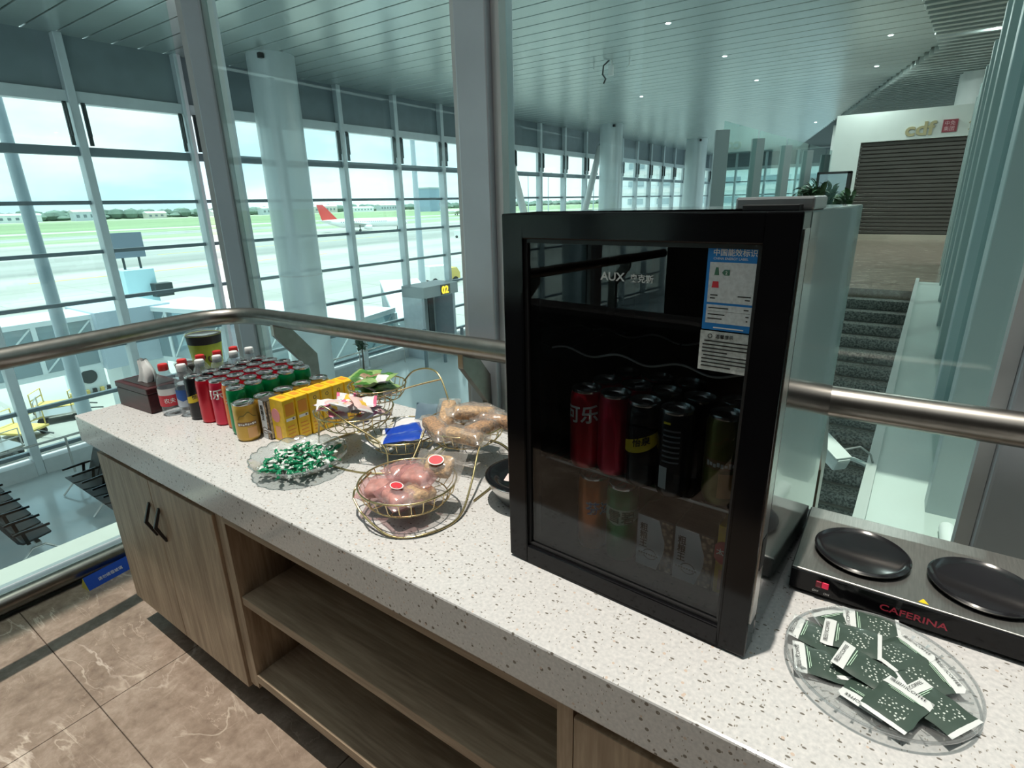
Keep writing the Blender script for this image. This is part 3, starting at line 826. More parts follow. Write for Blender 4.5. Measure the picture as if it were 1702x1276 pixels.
# airliners
M_PLANE = mat('aircraft_white', (.80, .82, .82), .3)
M_RED = mat('livery_red', (.72, .05, .05), .4)
M_PLUM = mat('livery_plum', (.40, .06, .12), .4)
def plane(loc, rz, tailm, label, L=39.0):
    t = thing('airliner', label, 'airplane', loc, rz, 'airliners')
    r = 2.0; zc = 3.9
    prof = [(-L / 2, .25, 1.2), (-L / 2 + 3, .9, .8), (-L / 2 + 9, r, .05), (L / 2 - 6, r, 0), (L / 2 - 3, r * .85, -.15), (L / 2 - 1, r * .5, -.4), (L / 2, .1, -.6)]
    m = MB(); vs = []; n = 16
    for (x, rr, dz) in prof:
        for k in range(n):
            a = 2 * PI * k / n; vs.append((x, rr * math.cos(a), zc + dz + rr * math.sin(a)))
    fs = [(i * n + k, i * n + (k + 1) % n, (i + 1) * n + (k + 1) % n, (i + 1) * n + k) for i in range(len(prof) - 1) for k in range(n)]
    m.add(vs, fs).build('fuselage', M_PLANE, t, smooth=60)
    MB().prism([(-L / 2 + .5, 5.4), (-L / 2 - 1.2, 12.2), (-L / 2 + 1.6, 12.2), (-L / 2 + 7.5, 5.6)], -.18, .18, 'y').build('tail_fin', tailm, t)
    for s in (-1, 1):
        MB().add([(2.5, s * 1.8, 3.0), (-5.0, s * 1.8, 3.0), (-7.6, s * 17, 4.6), (-6.0, s * 17, 4.6), (2.5, s * 1.8, 3.5), (-5.0, s * 1.8, 3.4), (-7.6, s * 17, 4.75), (-6.0, s * 17, 4.75)], [(0, 1, 2, 3), (4, 7, 6, 5), (0, 4, 5, 1), (1, 5, 6, 2), (2, 6, 7, 3), (3, 7, 4, 0)]).build('wing', M_PLANE, t)
        MB().add([(-L / 2 + 5, s * .6, 4.9), (-L / 2 + 1.5, s * .6, 4.9), (-L / 2 - .5, s * 6, 5.4), (-L / 2 + 1, s * 6, 5.4), (-L / 2 + 5, s * .6, 5.1), (-L / 2 + 1.5, s * .6, 5.1), (-L / 2 - .5, s * 6, 5.5), (-L / 2 + 1, s * 6, 5.5)], [(0, 1, 2, 3), (4, 7, 6, 5), (0, 4, 5, 1), (1, 5, 6, 2), (2, 6, 7, 3), (3, 7, 4, 0)]).build('tailplane', M_PLANE, t)
        e = MB().lathe([(.7, -1.8), (1.05, -.6), (1.1, 1.2), (.95, 1.7), (.75, 1.6), (.0, 1.0)], 14, T=Matrix.Translation((1.2, s * 5.6, 2.1)) @ Matrix.Rotation(PI / 2, 4, 'Y')).build('engine', M_PLANE, t, smooth=50)
        MB().tube([(-2.5, s * 3.2, 0.5), (-2.5, s * 3.2, 3)], .2, 8).tube([(-2.5, s * 3.2 - .4, .55), (-2.5, s * 3.2 + .4, .55)], .55, 10).build('landing_gear', M_GASKET, t)
    MB().tube([(L / 2 - 5, 0, .4), (L / 2 - 5, 0, 2.5)], .15, 8).tube([(L / 2 - 5, -.3, .4), (L / 2 - 5, .3, .4)], .4, 10).build('landing_gear', M_GASKET, t)
    wm = MB().box((-.18, -2.03, 4.3), (.18, -1.93, 4.65)).mesh('cabin_window', M_TRAN)
    for k in range(22): link('cabin_window', wm, t, (-L / 2 + 9 + k * .95, 0, 0))
    return t
plane((-208, 180, AZ), .86, M_RED, 'white airliner with a red tail parked across the apron')
plane((-395, 470, AZ), 1.05, M_PLUM, 'farther white airliner with a dark red tail beside the second post')

# jet bridges
M_JB = mat('jet_bridge_white', (.66, .73, .76), .45)
M_JBG = glass('jet_bridge_glass', (.55, .68, .72), .12, .6, diffuse=.35, dcol=(.45, .58, .64))
def tunnel(parent, a, b, w, z0, z1, n, label_parts=True):
    a = Vector(a); b = Vector(b); d = (b - a); L = d.length
    T = Matrix.Translation((a.x, a.y, 0)) @ Matrix.Rotation(math.atan2(d.y, d.x), 4, 'Z')
    MB().box((0, -w / 2, z0 - .25), (L, w / 2, z0), T=T).build('tunnel_floor', M_JB, parent)
    MB().box((0, -w / 2 - .1, z1), (L, w / 2 + .1, z1 + .22), T=T).build('tunnel_roof', M_JB, parent)
    st = L / n
    for s in (-1, 1):
        for k in range(n + 1):
            MB().box((k * st - .09, s * w / 2 - .08, z0), (k * st + .09, s * w / 2 + .08, z1), T=T).build('rib', M_JB, parent)
            if k < n:
                MB().box((k * st + .09, s * w / 2 - .02, z0), (k * st + st - .09, s * w / 2 + .02, z1), T=T).build('side_panel', M_JBG, parent)
                if s * 1 > 0 or True:
                    MB().tube([T @ Vector((k * st + .1, s * w / 2, z0 + .05)), T @ Vector((k * st + st - .1, s * w / 2, z1 - .05))], .05, 6).build('brace', M_JB, parent)
j = thing('jet_bridge', 'white glazed jet bridge crossing the left windows', 'jet bridge')
tunnel(j, (-32, -6), (-32, 9.6), 2.6, -5.3, -3.2, 7)
MB().box((-33.8, 9.6, -5.6), (-30.2, 12.9, -2.9)).build('rotunda', mat('jet_bridge_bluegrey', (.42, .50, .58), .5), j)
tunnel(j, (-31.5, 13.2), (-18.6, 16.2), 2.8, -5.5, -3.2, 7)
MB().box((-33, 10.4, AZ), (-31, 12.2, -5.6)).build('support_column', M_JB, j)
MB().box((-32.2, 8.6, AZ), (-31.2, 9.4, AZ + 1.0)).build('wheel_unit', M_YEL, j)
MB().box((-40.6, 14.3, -4.3), (-38.6, 16.0, -1.9)).build('plant_room', mat('plant_room_cyan', (.50, .74, .80), .5), j)
MB().box((-38.6, 15.6, -3.6), (-37.9, 16.6, -2.8)).build('fan_unit', M_GASKET, j)
MB().tube([(-39.6, 14.8, -1.9), (-39.6, 14.8, -1.0)], .07, 6).build('sign_leg', M_GASKET, j)
MB().tube([(-39.6, 15.7, -1.9), (-39.6, 15.7, -1.0)], .07, 6).build('sign_leg', M_GASKET, j)
MB().box((-39.7, 14.2, -1.2), (-39.5, 16.1, .3)).build('sign_board', mat('sign_back_grey', (.17, .21, .26), .5), j)
MB().box((-40, 12.5, -5.2), (-33, 16.2, -4.4)).build('bridge_deck', M_JB, j)
MB().box((-39.9, 14.5, AZ), (-39.1, 15.8, -4.4)).build('support_column', M_JB, j)
j2 = thing('jet_bridge', 'glazed jet bridge seen right of the big round column', 'jet bridge')
tunnel(j2, (-18.9, 19.5), (-31, 29.5), 2.6, -6.6, -4.0, 8)
MB().box((-25.6, 24.3, AZ), (-24.4, 25.5, -6.6)).build('support_column', M_JB, j2)
# ground equipment
def dolly(loc, rz, label, m):
    t = thing('baggage_dolly', label, 'cart', loc, rz, 'dollies parked by the terminal')
    MB().box((-1.1, -.7, .42), (1.1, .7, .52)).build('deck', m, t)
    for x in (-.95, .95):
        MB().tube([(x, -.66, .5), (x, -.66, 1.35), (x, .66, 1.35), (x, .66, .5)], .032, 6).build('end_hoop', m, t)
        MB().tube([(x, -.66, .95), (x, .66, .95)], .035, 6).build('end_bar', m, t)
        for y in (-.6, .6):
            MB().tube([(x * .8, y - .06, .22), (x * .8, y + .06, .22)], .22, 10).build('wheel', M_BLACK, t)
    MB().tube([(1.1, 0, .45), (2.0, 0, .3)], .04, 6).build('tow_bar', M_GASKET, t)
dolly((-36.5, 7.0, AZ), .5, 'yellow railed baggage dolly nearest the left edge', M_YEL)
dolly((-37.8, 9.2, AZ), 1.2, 'grey railed baggage dolly beside the counter end', M_STEEL)
dolly((-34.5, 5.6, AZ), .2, 'grey railed baggage dolly low at the left edge', M_STEEL)
dolly((-39.5, 9.6, AZ), .9, 'yellow railed baggage dolly behind the grey one', M_YEL)
t = thing('air_unit', 'white ground air unit with two fans standing on the apron', 'machine', (-41.6, 11.9, AZ))
MB().box((-.6, -.9, .3), (.6, .9, 3.4)).build('cabinet', M_JB, t)
for z in (1.3, 2.5):
    MB().tube([(.6, 0, z), (.66, 0, z)], .45, 16).build('fan', M_GASKET, t)
for k in range(6):
    MB().box((.5, -1.2 + k * .4, 0), (.8, -1.0 + k * .4, .5)).build('hazard_stripe', M_YEL if k % 2 == 0 else M_BLACK, t)
def truck(loc, rz, m, label):
    t = thing('service_truck', label, 'truck', loc, rz, 'service vehicles')
    MB().box((-2.4, -1.05, .6), (1.0, 1.05, 2.6)).build('cargo_box', M_WHITE, t)
    MB().prism([(1.1, .6), (2.6, .6), (2.6, 1.4), (2.1, 2.2), (1.1, 2.2)], -1.0, 1.0, 'y').build('cab', m, t)
    MB().prism([(2.12, 2.18), (2.58, 1.46), (2.62, 1.46), (2.16, 2.2)], -.9, .9, 'y').build('windscreen', M_GLOSSBLACK, t)
    for x in (-1.6, 1.8):
        for y in (-.95, .95):
            MB().tube([(x, y - .12, .45), (x, y + .12, .45)], .45, 12).build('wheel', M_BLACK, t)
truck((-127, 152, AZ), .7, M_WHITE, 'white service truck far out near the second post')
truck((-56, 62, AZ), 1.2, M_YEL, 'yellow cabbed service truck right of the gate portal')
# masts
def mast(loc, h, r, label, head=True):
    t = thing('light_mast', label, 'mast', loc, 0, 'light masts')
    MB().tube([(0, 0, 0), (0, 0, h)], [r, r * .55], 10).build('pole', mat('mast_grey', (.40, .47, .52), .5), t, smooth=60)
    if head:
        MB().box((-1.6 * r * 4, -.1 * r * 6, h), (1.6 * r * 4, .1 * r * 6, h + r * 3)).build('lamp_head', M_GASKET, t)
mast((-45, 46.5, AZ), 19.5, .42, 'tall grey mast rising left of the second post', False)
mast((-20, 5.45, AZ), 17, .22, 'round exterior post behind the leftmost windows', False)
mast((-20, -9.5, AZ), 17, .22, 'round exterior post behind the photographer', False)
for x, y, w in ((-150, 230, 'leftmost of the three far lamp masts'), (-142, 235, 'middle of the three far lamp masts'), (-130, 258, 'rightmost of the three far lamp masts')):
    mast((x, y, AZ), 23, .3, w)
# terminal wing across the apron
tw = thing('terminal_wing', 'pale banded terminal wing beyond the far columns', 'building', (0, 0, AZ))
MB().box((-50, 112, 0), (8, 135, 19)).build('wall', mat('terminal_pale', (.78, .84, .85), .6), tw)
MB().box((-51, 111, 19), (8, 136, 20)).build('roof', M_JB, tw)
for k in range(5):
    MB().box((-50, 111.4, 2.2 + k * 3.4), (8, 112, 3.0 + k * 3.4)).build('band', M_WHITE, tw)
wm = MB().box((0, 111.8, 0), (3.2, 112.1, 1.1)).mesh('window', mat('terminal_window', (.33, .42, .46), .3))
for k in range(5):
    for q in range(9): link('window', wm, tw, (-48.5 + q * 6.2, 0, 3.4 + k * 3.4))
# ------------------------------------------------------------------ counter
TZ = .85      # worktop height
wt = MB().box((-2.222, .575, .757), (1.6, 1.235, TZ)).build('worktop', M_STONE, bev=.004)
tag(wt, 'long speckled white stone worktop running along the glass', 'worktop')
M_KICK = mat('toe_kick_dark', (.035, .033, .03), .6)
def cabinet(x0, x1, label, doors):
    t = thing('cabinet', label, 'cabinet', ((x0 + x1) / 2, .9, 0))
    w = (x1 - x0) / 2
    MB().box((-w, -.28, .10), (-w + .018, .36, .757)).build('side_panel', M_WOODV, t)
    MB().box((w - .018, -.28, .10), (w, .36, .757)).build('side_panel', M_WOODV, t)
    MB().box((-w + .018, -.28, .10), (w - .018, .36, .118)).build('base_panel', M_WOOD, t)
    MB().box((-w + .018, .345, .118), (w - .018, .36, .757)).build('back_panel', M_WOOD, t)
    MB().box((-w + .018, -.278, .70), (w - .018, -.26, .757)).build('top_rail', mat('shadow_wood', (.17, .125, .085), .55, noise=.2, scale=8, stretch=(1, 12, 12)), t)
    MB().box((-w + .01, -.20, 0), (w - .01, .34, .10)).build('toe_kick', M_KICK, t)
    dw = 2 * w / doors
    for k in range(doors):
        d = MB().box((-w + k * dw + .0015, -.30, .112), (-w + (k + 1) * dw - .0015, -.281, .712)).build('door', M_WOODV, t, bev=.0012, seg=1)
        hx = -w + dw - .026 if k == 0 else -w + dw + .038
        if doors == 1: hx = -w + .06
        pr = [(-.299, .625), (-.305, .625), (-.328, .566), (-.305, .505), (-.299, .505), (-.299, .513), (-.317, .566), (-.299, .617)]
        MB().prism([(p[0], p[1]) for p in pr], hx - .0045, hx + .0045, 'x').build('handle', M_BLACK, d, bev=.001, seg=1)
    return t
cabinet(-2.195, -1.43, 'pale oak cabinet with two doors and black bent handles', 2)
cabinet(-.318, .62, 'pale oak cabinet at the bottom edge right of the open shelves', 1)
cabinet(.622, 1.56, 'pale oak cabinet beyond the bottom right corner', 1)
t = thing('shelf_unit', 'open oak shelf unit between the two cabinets', 'shelf unit', (-.875, .9, 0))
w = .553
MB().box((-w, -.292, .13), (-w + .045, .36, .757)).build('side_panel', M_WOODV, t)
MB().box((w - .03, -.292, .13), (w, .36, .757)).build('side_panel', M_WOODV, t)
MB().box((-w + .045, -.292, .150), (w - .03, .36, .180)).build('base_panel', M_WOOD, t, bev=.001, seg=1)
MB().box((-w + .045, -.288, .432), (w - .03, .345, .460)).build('shelf', M_WOOD, t, bev=.001, seg=1)
MB().box((-w + .045, -.292, .700), (w - .03, -.27, .757)).build('top_rail', M_WOOD, t)
MB().box((-w + .045, .345, .18), (w - .03, .36, .757)).build('back_panel', M_WOOD, t)
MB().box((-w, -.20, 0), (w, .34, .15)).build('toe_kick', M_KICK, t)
# black sofas in the lounge behind the camera
def sofa(loc, rz, wdt, label):
    t = thing('sofa', label, 'sofa', loc, rz)
    m = mat('black_leather', (.012, .012, .013), .5)
    MB().box((-wdt / 2, -.42, .08), (wdt / 2, .42, .30)).build('base', m, t, bev=.02)
    for k in range(2):
        MB().box((-wdt / 2 + .12 + k * (wdt - .24) / 2 + .005, -.28, .30), (-wdt / 2 + .12 + (k + 1) * (wdt - .24) / 2 - .005, .42, .45)).build('seat_cushion', m, t, bev=.03)
    MB().box((-wdt / 2, -.42, .30), (wdt / 2, -.22, .92)).build('backrest', m, t, bev=.04)
    for sx in (-1, 1):
        MB().box((sx * wdt / 2 - .06 - .06 * sx, -.42, .30), (sx * wdt / 2 + .06 - .06 * sx, .42, .62)).build('armrest', m, t, bev=.03)
    for sx in (-1, 1):
        for sy in (-1, 1):
            MB().tube([(sx * (wdt / 2 - .1), sy * .34, 0), (sx * (wdt / 2 - .1), sy * .34, .085)], .02, 8).build('leg', M_STEEL, t, smooth=60)
sofa((-1.75, -1.55, 0), PI, 1.6, 'black sofa behind the photographer on the left')
sofa((.05, -1.55, 0), PI, 1.6, 'black sofa behind the photographer in the middle')
sofa((1.85, -1.55, 0), PI, 1.6, 'black sofa behind the photographer on the right')
# blue folded sign on the floor
t = thing('tent_sign', 'blue folded notice with white lettering lying by the floor rail', 'sign', (-2.60, .57, 0), rz=PI / 2 + .12)
t.scale = (.62, .62, .62)
MB().add([(-.04, -.045, 0), (.30, -.045, 0), (.30, 0, .085), (-.04, 0, .085)], [(0, 1, 2, 3)]).build('front_face', mat('notice_blue', (.012, .075, .48), .4), t, solid=.0015)
MB().add([(-.04, .045, 0), (.30, .045, 0), (.30, 0, .085), (-.04, 0, .085)], [(3, 2, 1, 0)]).build('rear_face', mat('notice_blue', (.012, .075, .48), .4), t, solid=.0015)
MB().add([(-.041, -.045, 0), (-.041, .045, 0), (-.041, 0, .085)], [(0, 1, 2)]).build('end_face', mat('notice_yellow', (.75, .68, .12), .5), t, solid=.0015)
T = Matrix.Translation((0.03, -.034, .03)) @ Matrix.Rotation(math.atan2(.085, .045), 4, 'X')
text('请勿倚靠玻璃', .026, M_WHITE, t, T.translation, T.to_euler(), depth=.0003)
# ------------------------------------------------------------------ can, carton and bottle makers
def wrap_text(s, size, r, z, ang, m, parent, name='lettering', bold=0, slope=0.0, sx=1.0):
    o = text(s, size, m, None, depth=0, bold=bold, align='CENTER')
    me = o.data
    bm = bmesh.new(); bm.from_mesh(me)
    xs = [v.co.x for v in bm.verts]
    if xs:
        x = min(xs)
        while x < max(xs):
            bmesh.ops.bisect_plane(bm, geom=bm.verts[:] + bm.edges[:] + bm.faces[:], plane_co=(x, 0, 0), plane_no=(1, 0, 0)); x += .0035
    for v in bm.verts:
        X, Yv = v.co.x * sx, v.co.y
        a = ang + X / r
        v.co = Vector((r * math.cos(a), r * math.sin(a), z + Yv + slope * X))
    bm.to_mesh(me); bm.free()
    o.parent = parent; o.rotation_euler = (0, 0, 0); o.location = (0, 0, 0); o.name = name; o.scale = (1, 1, 1)
    return o
def patch(r, z0, z1, a0, a1, n=10, fn=None):
    m = MB(); pts = []
    for i in range(n + 1):
        a = a0 + (a1 - a0) * i / n
        lo, hi = (z0, z1) if fn is None else fn(i / n)
        pts.append([(r * math.cos(a), r * math.sin(a), lo), (r * math.cos(a), r * math.sin(a), hi)])
    return m.grid(pts)
M_LID = mat('can_lid_aluminium', (.72, .72, .73), .22, .95)
_can_parts = {}
def can_meshes(slim):
    if slim in _can_parts: return _can_parts[slim]
    r, h = (.0287, .146) if slim else (.033, .116)
    body = [(r * .80, .0005), (r * .86, 0), (r * .97, .008), (r, .014), (r, h - .020), (r * .97, h - .012), (r * .90, h - .0055)]
    lid = [(r * .90, h - .0055), (r * .915, h - .002), (r * .90, h), (r * .86, h), (r * .835, h - .0035), (r * .80, h - .0055), (0, h - .005)]
    lm = MB().lathe(lid, 24).mesh('lid', M_LID, 50)
    tab = MB().lathe([(.0, h - .003), (.008, h - .003), (.008, h - .0018), (0, h - .0018)], 12, T=Matrix.Translation((.006, 0, 0)) @ Matrix.Diagonal((1.4, .8, 1, 1))).mesh('tab', M_CHROME, 40)
    _can_parts[slim] = (r, h, body, lm, tab)
    return _can_parts[slim]
_bodies = {}
def can(name, label, col_mat, loc, slim=True, group=None, parent_rot=0.0, label_fn=None, top_mat=None):
    r, h, body, lm, tab = can_meshes(slim)
    t = thing(name, label, 'can', loc, parent_rot, group)
    key = (col_mat.name, slim)
    if key not in _bodies: _bodies[key] = MB().lathe(body, 24).mesh('body', col_mat, 40)
    link('body', _bodies[key], t)
    l = link('lid', lm, t); link('tab', tab, l, rot=(0, 0, random.uniform(0, 6.28)))
    if label_fn: label_fn(t, r, h)
    return t
def metal_paint(n, c, rough=.28): return mat(n, c, rough, .45, coat=.2)
P_RED = metal_paint('can_red', (.55, .012, .03))
P_RED2 = metal_paint('can_crimson', (.60, .02, .06))
P_BLACK = metal_paint('can_black', (.012, .013, .016), .25)
P_ORANGE = metal_paint('can_orange', (.72, .19, .03))
P_GREEN = metal_paint('can_green', (.0, .24, .07))
P_GOLD = metal_paint('can_gold', (.56, .34, .06), .28)
P_SILVER = metal_paint('can_silver', (.55, .56, .57))
P_OLIVE = metal_paint('can_olive', (.20, .19, .05))
INK_W = mat('print_white', (.82, .82, .80), .5)
INK_K = mat('print_black', (.015, .015, .015), .5)
INK_Y = mat('print_yellow', (.80, .60, .02), .45)
INK_P = mat('print_pink', (.80, .30, .32), .5)
INK_R = mat('print_red', (.65, .04, .06), .5)
INK_B = mat('print_blue', (.03, .12, .42), .5)
INK_LG = mat('print_lightgreen', (.50, .72, .56), .5)
INK_O = mat('print_deep_orange', (.75, .28, .02), .5)
INK_D = mat('print_brown', (.10, .055, .03), .5)
def lab_cola(ang, s):
    def f(t, r, h):
        wrap_text(s, .034, r + .0005, h * .62, ang, INK_W, t, bold=.0008, slope=.06)
    return f
def lab_tonic(ang):
    def f(t, r, h):
        patch(r + .0004, 0, 0, ang - 1.2, ang + 1.2, 14, lambda u: (h * .40 + u * u * .022, h * .53 + u * .024)).build('yellow_band', INK_Y, t, smooth=60)
        wrap_text('怡泉', .015, r + .0009, h * .45 + .011, ang, INK_K, t, bold=.0003, slope=.3)
    return f
def lab_sprite(ang):
    def f(t, r, h):
        patch(r + .0004, h * .52, h * .72, ang - 1.3, ang + 1.3, 14, lambda u: (h * .50 + .02 * abs(u - .4), h * .72)).build('pale_band', INK_LG, t, smooth=60)
        wrap_text('雪碧', .026, r + .0009, h * .555, ang, mat('print_darkgreen', (.0, .10, .04), .5), t, bold=.0006)
    return f
def lab_fanta(ang):
    def f(t, r, h):
        wrap_text('芬达', .026, r + .0008, h * .53, ang, INK_W, t, bold=.001)
        wrap_text('芬达', .026, r + .0011, h * .528, ang + .03, INK_B, t, bold=.0)
    return f
def lab_gold(ang):
    def f(t, r, h):
        patch(r + .0004, h * .42, h * .53, ang - .9, ang + .8, 10).build('brown_band', mat('print_umber', (.28, .16, .07), .5), t, smooth=60)
        for k in range(8):
            patch(r + .0008, h * (.445 + .012 * (k % 2)), h * (.505 - .01 * ((k * 7) % 3)), ang - .82 + k * .195, ang - .67 + k * .195, 3).build('print_block', INK_W, t, smooth=60)
        patch(r + .0004, 0, 0, ang - .8, ang + .9, 14, lambda u: (h * (.585 + .16 * math.sin(u * PI) + .03 * math.sin(u * 14)), h * (.615 + .16 * math.sin(u * PI) + .03 * math.sin(u * 14)))).build('mountain_print', mat('print_olive', (.22, .16, .03), .5), t, smooth=60)
        patch(r + .0005, h * .10, h * .38, ang - .1, ang + .75, 8).build('orange_panel', mat('print_tan', (.72, .40, .16), .35), t, smooth=60)
    return f
def lab_dark(ang):
    def f(t, r, h):
        patch(r + .0005, h * .10, h * .36, ang - .65, ang - .15, 4).build('barcode_panel', mat('print_grey', (.55, .57, .58), .5), t, smooth=60)
        for k in range(7): patch(r + .0007, h * (.42 + k * .06), h * (.44 + k * .06), ang - .5, ang + .45, 6).build('print_line', mat('print_slate', (.20, .23, .25), .5), t, smooth=60)
        patch(r + .0007, h * .86, h * .885, ang - .5, ang - .1, 4).build('yellow_mark', INK_Y, t, smooth=60)
    return f

def box_carton(name, label, size, body_m, loc, rz, group=None, cat='carton'):
    t = thing(name, label, cat, loc, rz, group)
    MB().box((-size[0] / 2, -size[1] / 2, 0), (size[0] / 2, size[1] / 2, size[2])).build('body', body_m, t, bev=.0018)
    return t
def nut_print():
    m = bpy.data.materials.new('nut_print'); m.use_nodes = True
    t = m.node_tree; b = t.nodes['Principled BSDF']; b.inputs['Roughness'].default_value = .4
    c = t.nodes.new('ShaderNodeTexCoord'); v = t.nodes.new('ShaderNodeTexVoronoi'); v.inputs['Scale'].default_value = 130
    t.links.new(c.outputs['Object'], v.inputs['Vector'])
    r = ramp(t, [(.15, (.62, .48, .34)), (.45, (.42, .28, .17)), (.62, (.08, .05, .03))]); t.links.new(v.outputs['Distance'], r.inputs['Fac'])
    t.links.new(r.outputs['Color'], b.inputs['Base Color']); return m
M_NUT = nut_print()
M_NUTL = mat('carton_pale_nut_print', (.52, .48, .43), .45, noise=.45, scale=120)
M_BARK = mat('carton_dark_wood_print', (.06, .052, .045), .4, noise=.5, scale=30, stretch=(1, 10, 10))
M_CWHITE = mat('carton_white', (.72, .76, .80), .4)
def grain_carton(label, loc, rz, size=(.066, .085, .1015), group=None, side=False):
    t = box_carton('drink_carton', label, size, M_BARK, loc, rz, group)
    w, d, h = size
    if side: MB().box((w / 2 - .001, -d / 2 + .004, .003), (w / 2 + .0004, d / 2 - .003, h - .003)).build('nut_panel', M_NUTL, t)
    MB().box((w * .18, -d / 2 - .0003, .003), (w / 2 - .002, -d / 2 + .001, h - .004)).build('nut_panel', M_NUT, t)
    pr = [(-w / 2 + .001, .001)]
    for k in range(9):
        u = k / 8
        pr.append((-w / 2 + w * (.60 + .18 * math.sin(PI * min(1, (1 - u) * 1.05 + .0)) * (1 if u < .75 else .8)), .001 + (h - .004) * u))
    pr.append((-w / 2 + .001, h - .002))
    f = MB().prism(pr, -d / 2 - .0009, -d / 2 + .001, 'y').build('white_panel', M_CWHITE, t)
    for k, ch in enumerate('粗粮王'):
        text(ch, .0165, INK_K, f, (-w / 2 + .006, -d / 2 - .0012, h - .030 - k * .016), depth=.0001, bold=.0003, sx=.9)
    MB().lathe([(.011, 0), (.013, 0), (.013, .0004), (.011, .0004)], 20, close=True, T=Matrix.Translation((-w * .10, -d / 2 - .0008, .027)) @ Matrix.Rotation(PI / 2, 4, 'X') @ Matrix.Diagonal((1, .8, 1, 1))).build('seal_print', INK_K, f)
    MB().box((-w / 2 + .004, -d / 2 - .0016, .0235), (-w / 2 + .043, -d / 2 - .0008, .0295)).build('ribbon_print', M_CWHITE, f)
    for k in range(8):
        MB().box((-w / 2 + .0055 + k * .0046, -d / 2 - .0019, .0250), (-w / 2 + .0088 + k * .0046, -d / 2 - .0015, .0280)).build('print_block', INK_D, f)
    return t
M_CYEL = mat('carton_yellow', (.84, .52, .015), .38, noise=.12, scale=60)
def juice_carton(label, loc, rz, size=(.062, .040, .13), group=None, front_text=False, hole=True):
    t = box_carton('juice_carton', label, size, M_CYEL, loc, rz, group)
    w, d, h = size
    # narrow front: red disc; broad side: white strip and orange fields
    T = Matrix.Translation((-w * .12, -d / 2 - .0006, h * .62)) @ Matrix.Rotation(PI / 2, 4, 'X')
    dd = MB().lathe([(0, 0), (.019, 0), (.019, .0008), (0, .0008)], 20, T=T @ Matrix.Diagonal((1, 1.1, 1, 1))).build('red_disc', INK_P if not front_text else INK_R, t)
    if front_text:
        text('太阳', .012, INK_W, dd, (-w * .12 - .013, -d / 2 - .0018, h * .62 - .003), depth=.0001, bold=.0002)
    MB().box((-w * .3, -d / 2 - .0006, .008), (w * .1, -d / 2, h * .36)).build('orange_field', mat('print_peach', (.82, .38, .20), .45), t)
    MB().box((w / 2, -d * .38, h * .50), (w / 2 + .0006, d * .38, h * .565)).build('white_strip', INK_W, t)
    MB().box((w / 2 + .0006, d * .14, h * .515), (w / 2 + .001, d * .28, h * .55)).build('dark_dot', INK_D, t)
    for k in range(4):
        MB().box((w / 2, -d * .34, h * (.10 + k * .085)), (w / 2 + .0006, d * (.34 - .1 * (k % 2)), h * (.125 + k * .085))).build('print_line', INK_O, t)
    MB().box((w / 2, -d * .36, h * .62), (w / 2 + .0005, d * .36, h * .9)).build('orange_field', INK_O, t) if not hole else None
    MB().box((-w * .3, -d * .2, h), (w * .15, d * .25, h + .0006)).build('top_print', INK_O, t)
    if hole:
        MB().lathe([(.0042, 0), (.0056, 0), (.0056, .0006), (.0042, .0006)], 16, close=True, T=Matrix.Translation((w / 2, 0, h * .86)) @ Matrix.Rotation(PI / 2, 4, 'Y')).build('straw_hole', INK_D, t)
    return t

# ------------------------------------------------------------------ glass door drinks fridge
FW, FD, FH = .437, .48, .634
fr = thing('drinks_fridge', 'black glass door drinks fridge standing on the worktop', 'fridge', (-.535, .741, TZ), math.radians(-3.08))
M_FSIDE = mat('fridge_side_enamel', (.030, .036, .036), .14, .0, coat=.5)
M_COAT = mat('coated_wire', (.55, .56, .56), .35, .3)
M_LINER = mat('fridge_liner', (.022, .023, .025), .5)
w = .032
MB().box((0, .045, .012), (w, FD, FH)).build('side_panel', M_FSIDE, fr, bev=.003)
MB().box((FW - w, .045, .012), (FW, FD, FH)).build('side_panel', M_FSIDE, fr, bev=.003)
MB().box((w, .045, FH - .028), (FW - w, FD, FH)).build('top_panel', M_FSIDE, fr)
MB().box((w, .045, .012), (FW - w, FD, .036)).build('base_panel', M_LINER, fr)
MB().box((w, FD - .05, .036), (FW - w, FD, FH - .028)).build('back_panel', M_LINER, fr)
MB().box((w, FD - .13, .036), (FW - w, FD - .05, .16)).build('compressor_step', M_LINER, fr)
MB().box((w + .05, FD - .085, .40), (FW - w - .08, FD - .05, .56)).build('evaporator_cover', mat('evaporator_dark', (.05, .022, .02), .5), fr)
for x in (.03, FW - .05):
    for y in (.07, FD - .05):
        MB().lathe([(.012, 0), (.014, .004), (.012, .012)], 12, T=Matrix.Translation((x + .01, y, 0))).build('foot', M_BLACK, fr, smooth=40)
# door
df = MB()
df.box((0, 0, .004), (.04, .042, FH)).box((FW - .04, 0, .004), (FW, .042, FH)).box((.04, 0, FH - .038), (FW - .04, .042, FH)).box((.04, 0, .004), (FW - .04, .042, .038))
door = df.build('door', M_GLOSSBLACK, fr, bev=.0022)
MB().box((.04, .006, .038), (.046, .04, FH - .038)).box((FW - .046, .006, .038), (FW - .04, .04, FH - .038)).box((.046, .006, FH - .044), (FW - .046, .04, FH - .038)).box((.046, .006, .038), (FW - .046, .04, .044)).build('glazing_strip', M_BLACK, door)
MB().box((.046, .010, .044), (FW - .046, .0145, FH - .044)).build('pane', glass('fridge_glass', (.64, .665, .68), .040, .55), door)
MB().box((.045, .0425, .02), (FW - .045, .0448, .034)).box((.03, .0425, .03), (.04, .0448, FH - .03)).box((FW - .04, .0425, .03), (FW - .03, .0448, FH - .03)).build('door_seal', mat('seal_grey', (.12, .12, .12), .6), door)
MB().box((FW - .001, .008, .06), (FW + .0015, .036, FH - .02)).build('edge_trim', M_STEEL, door)
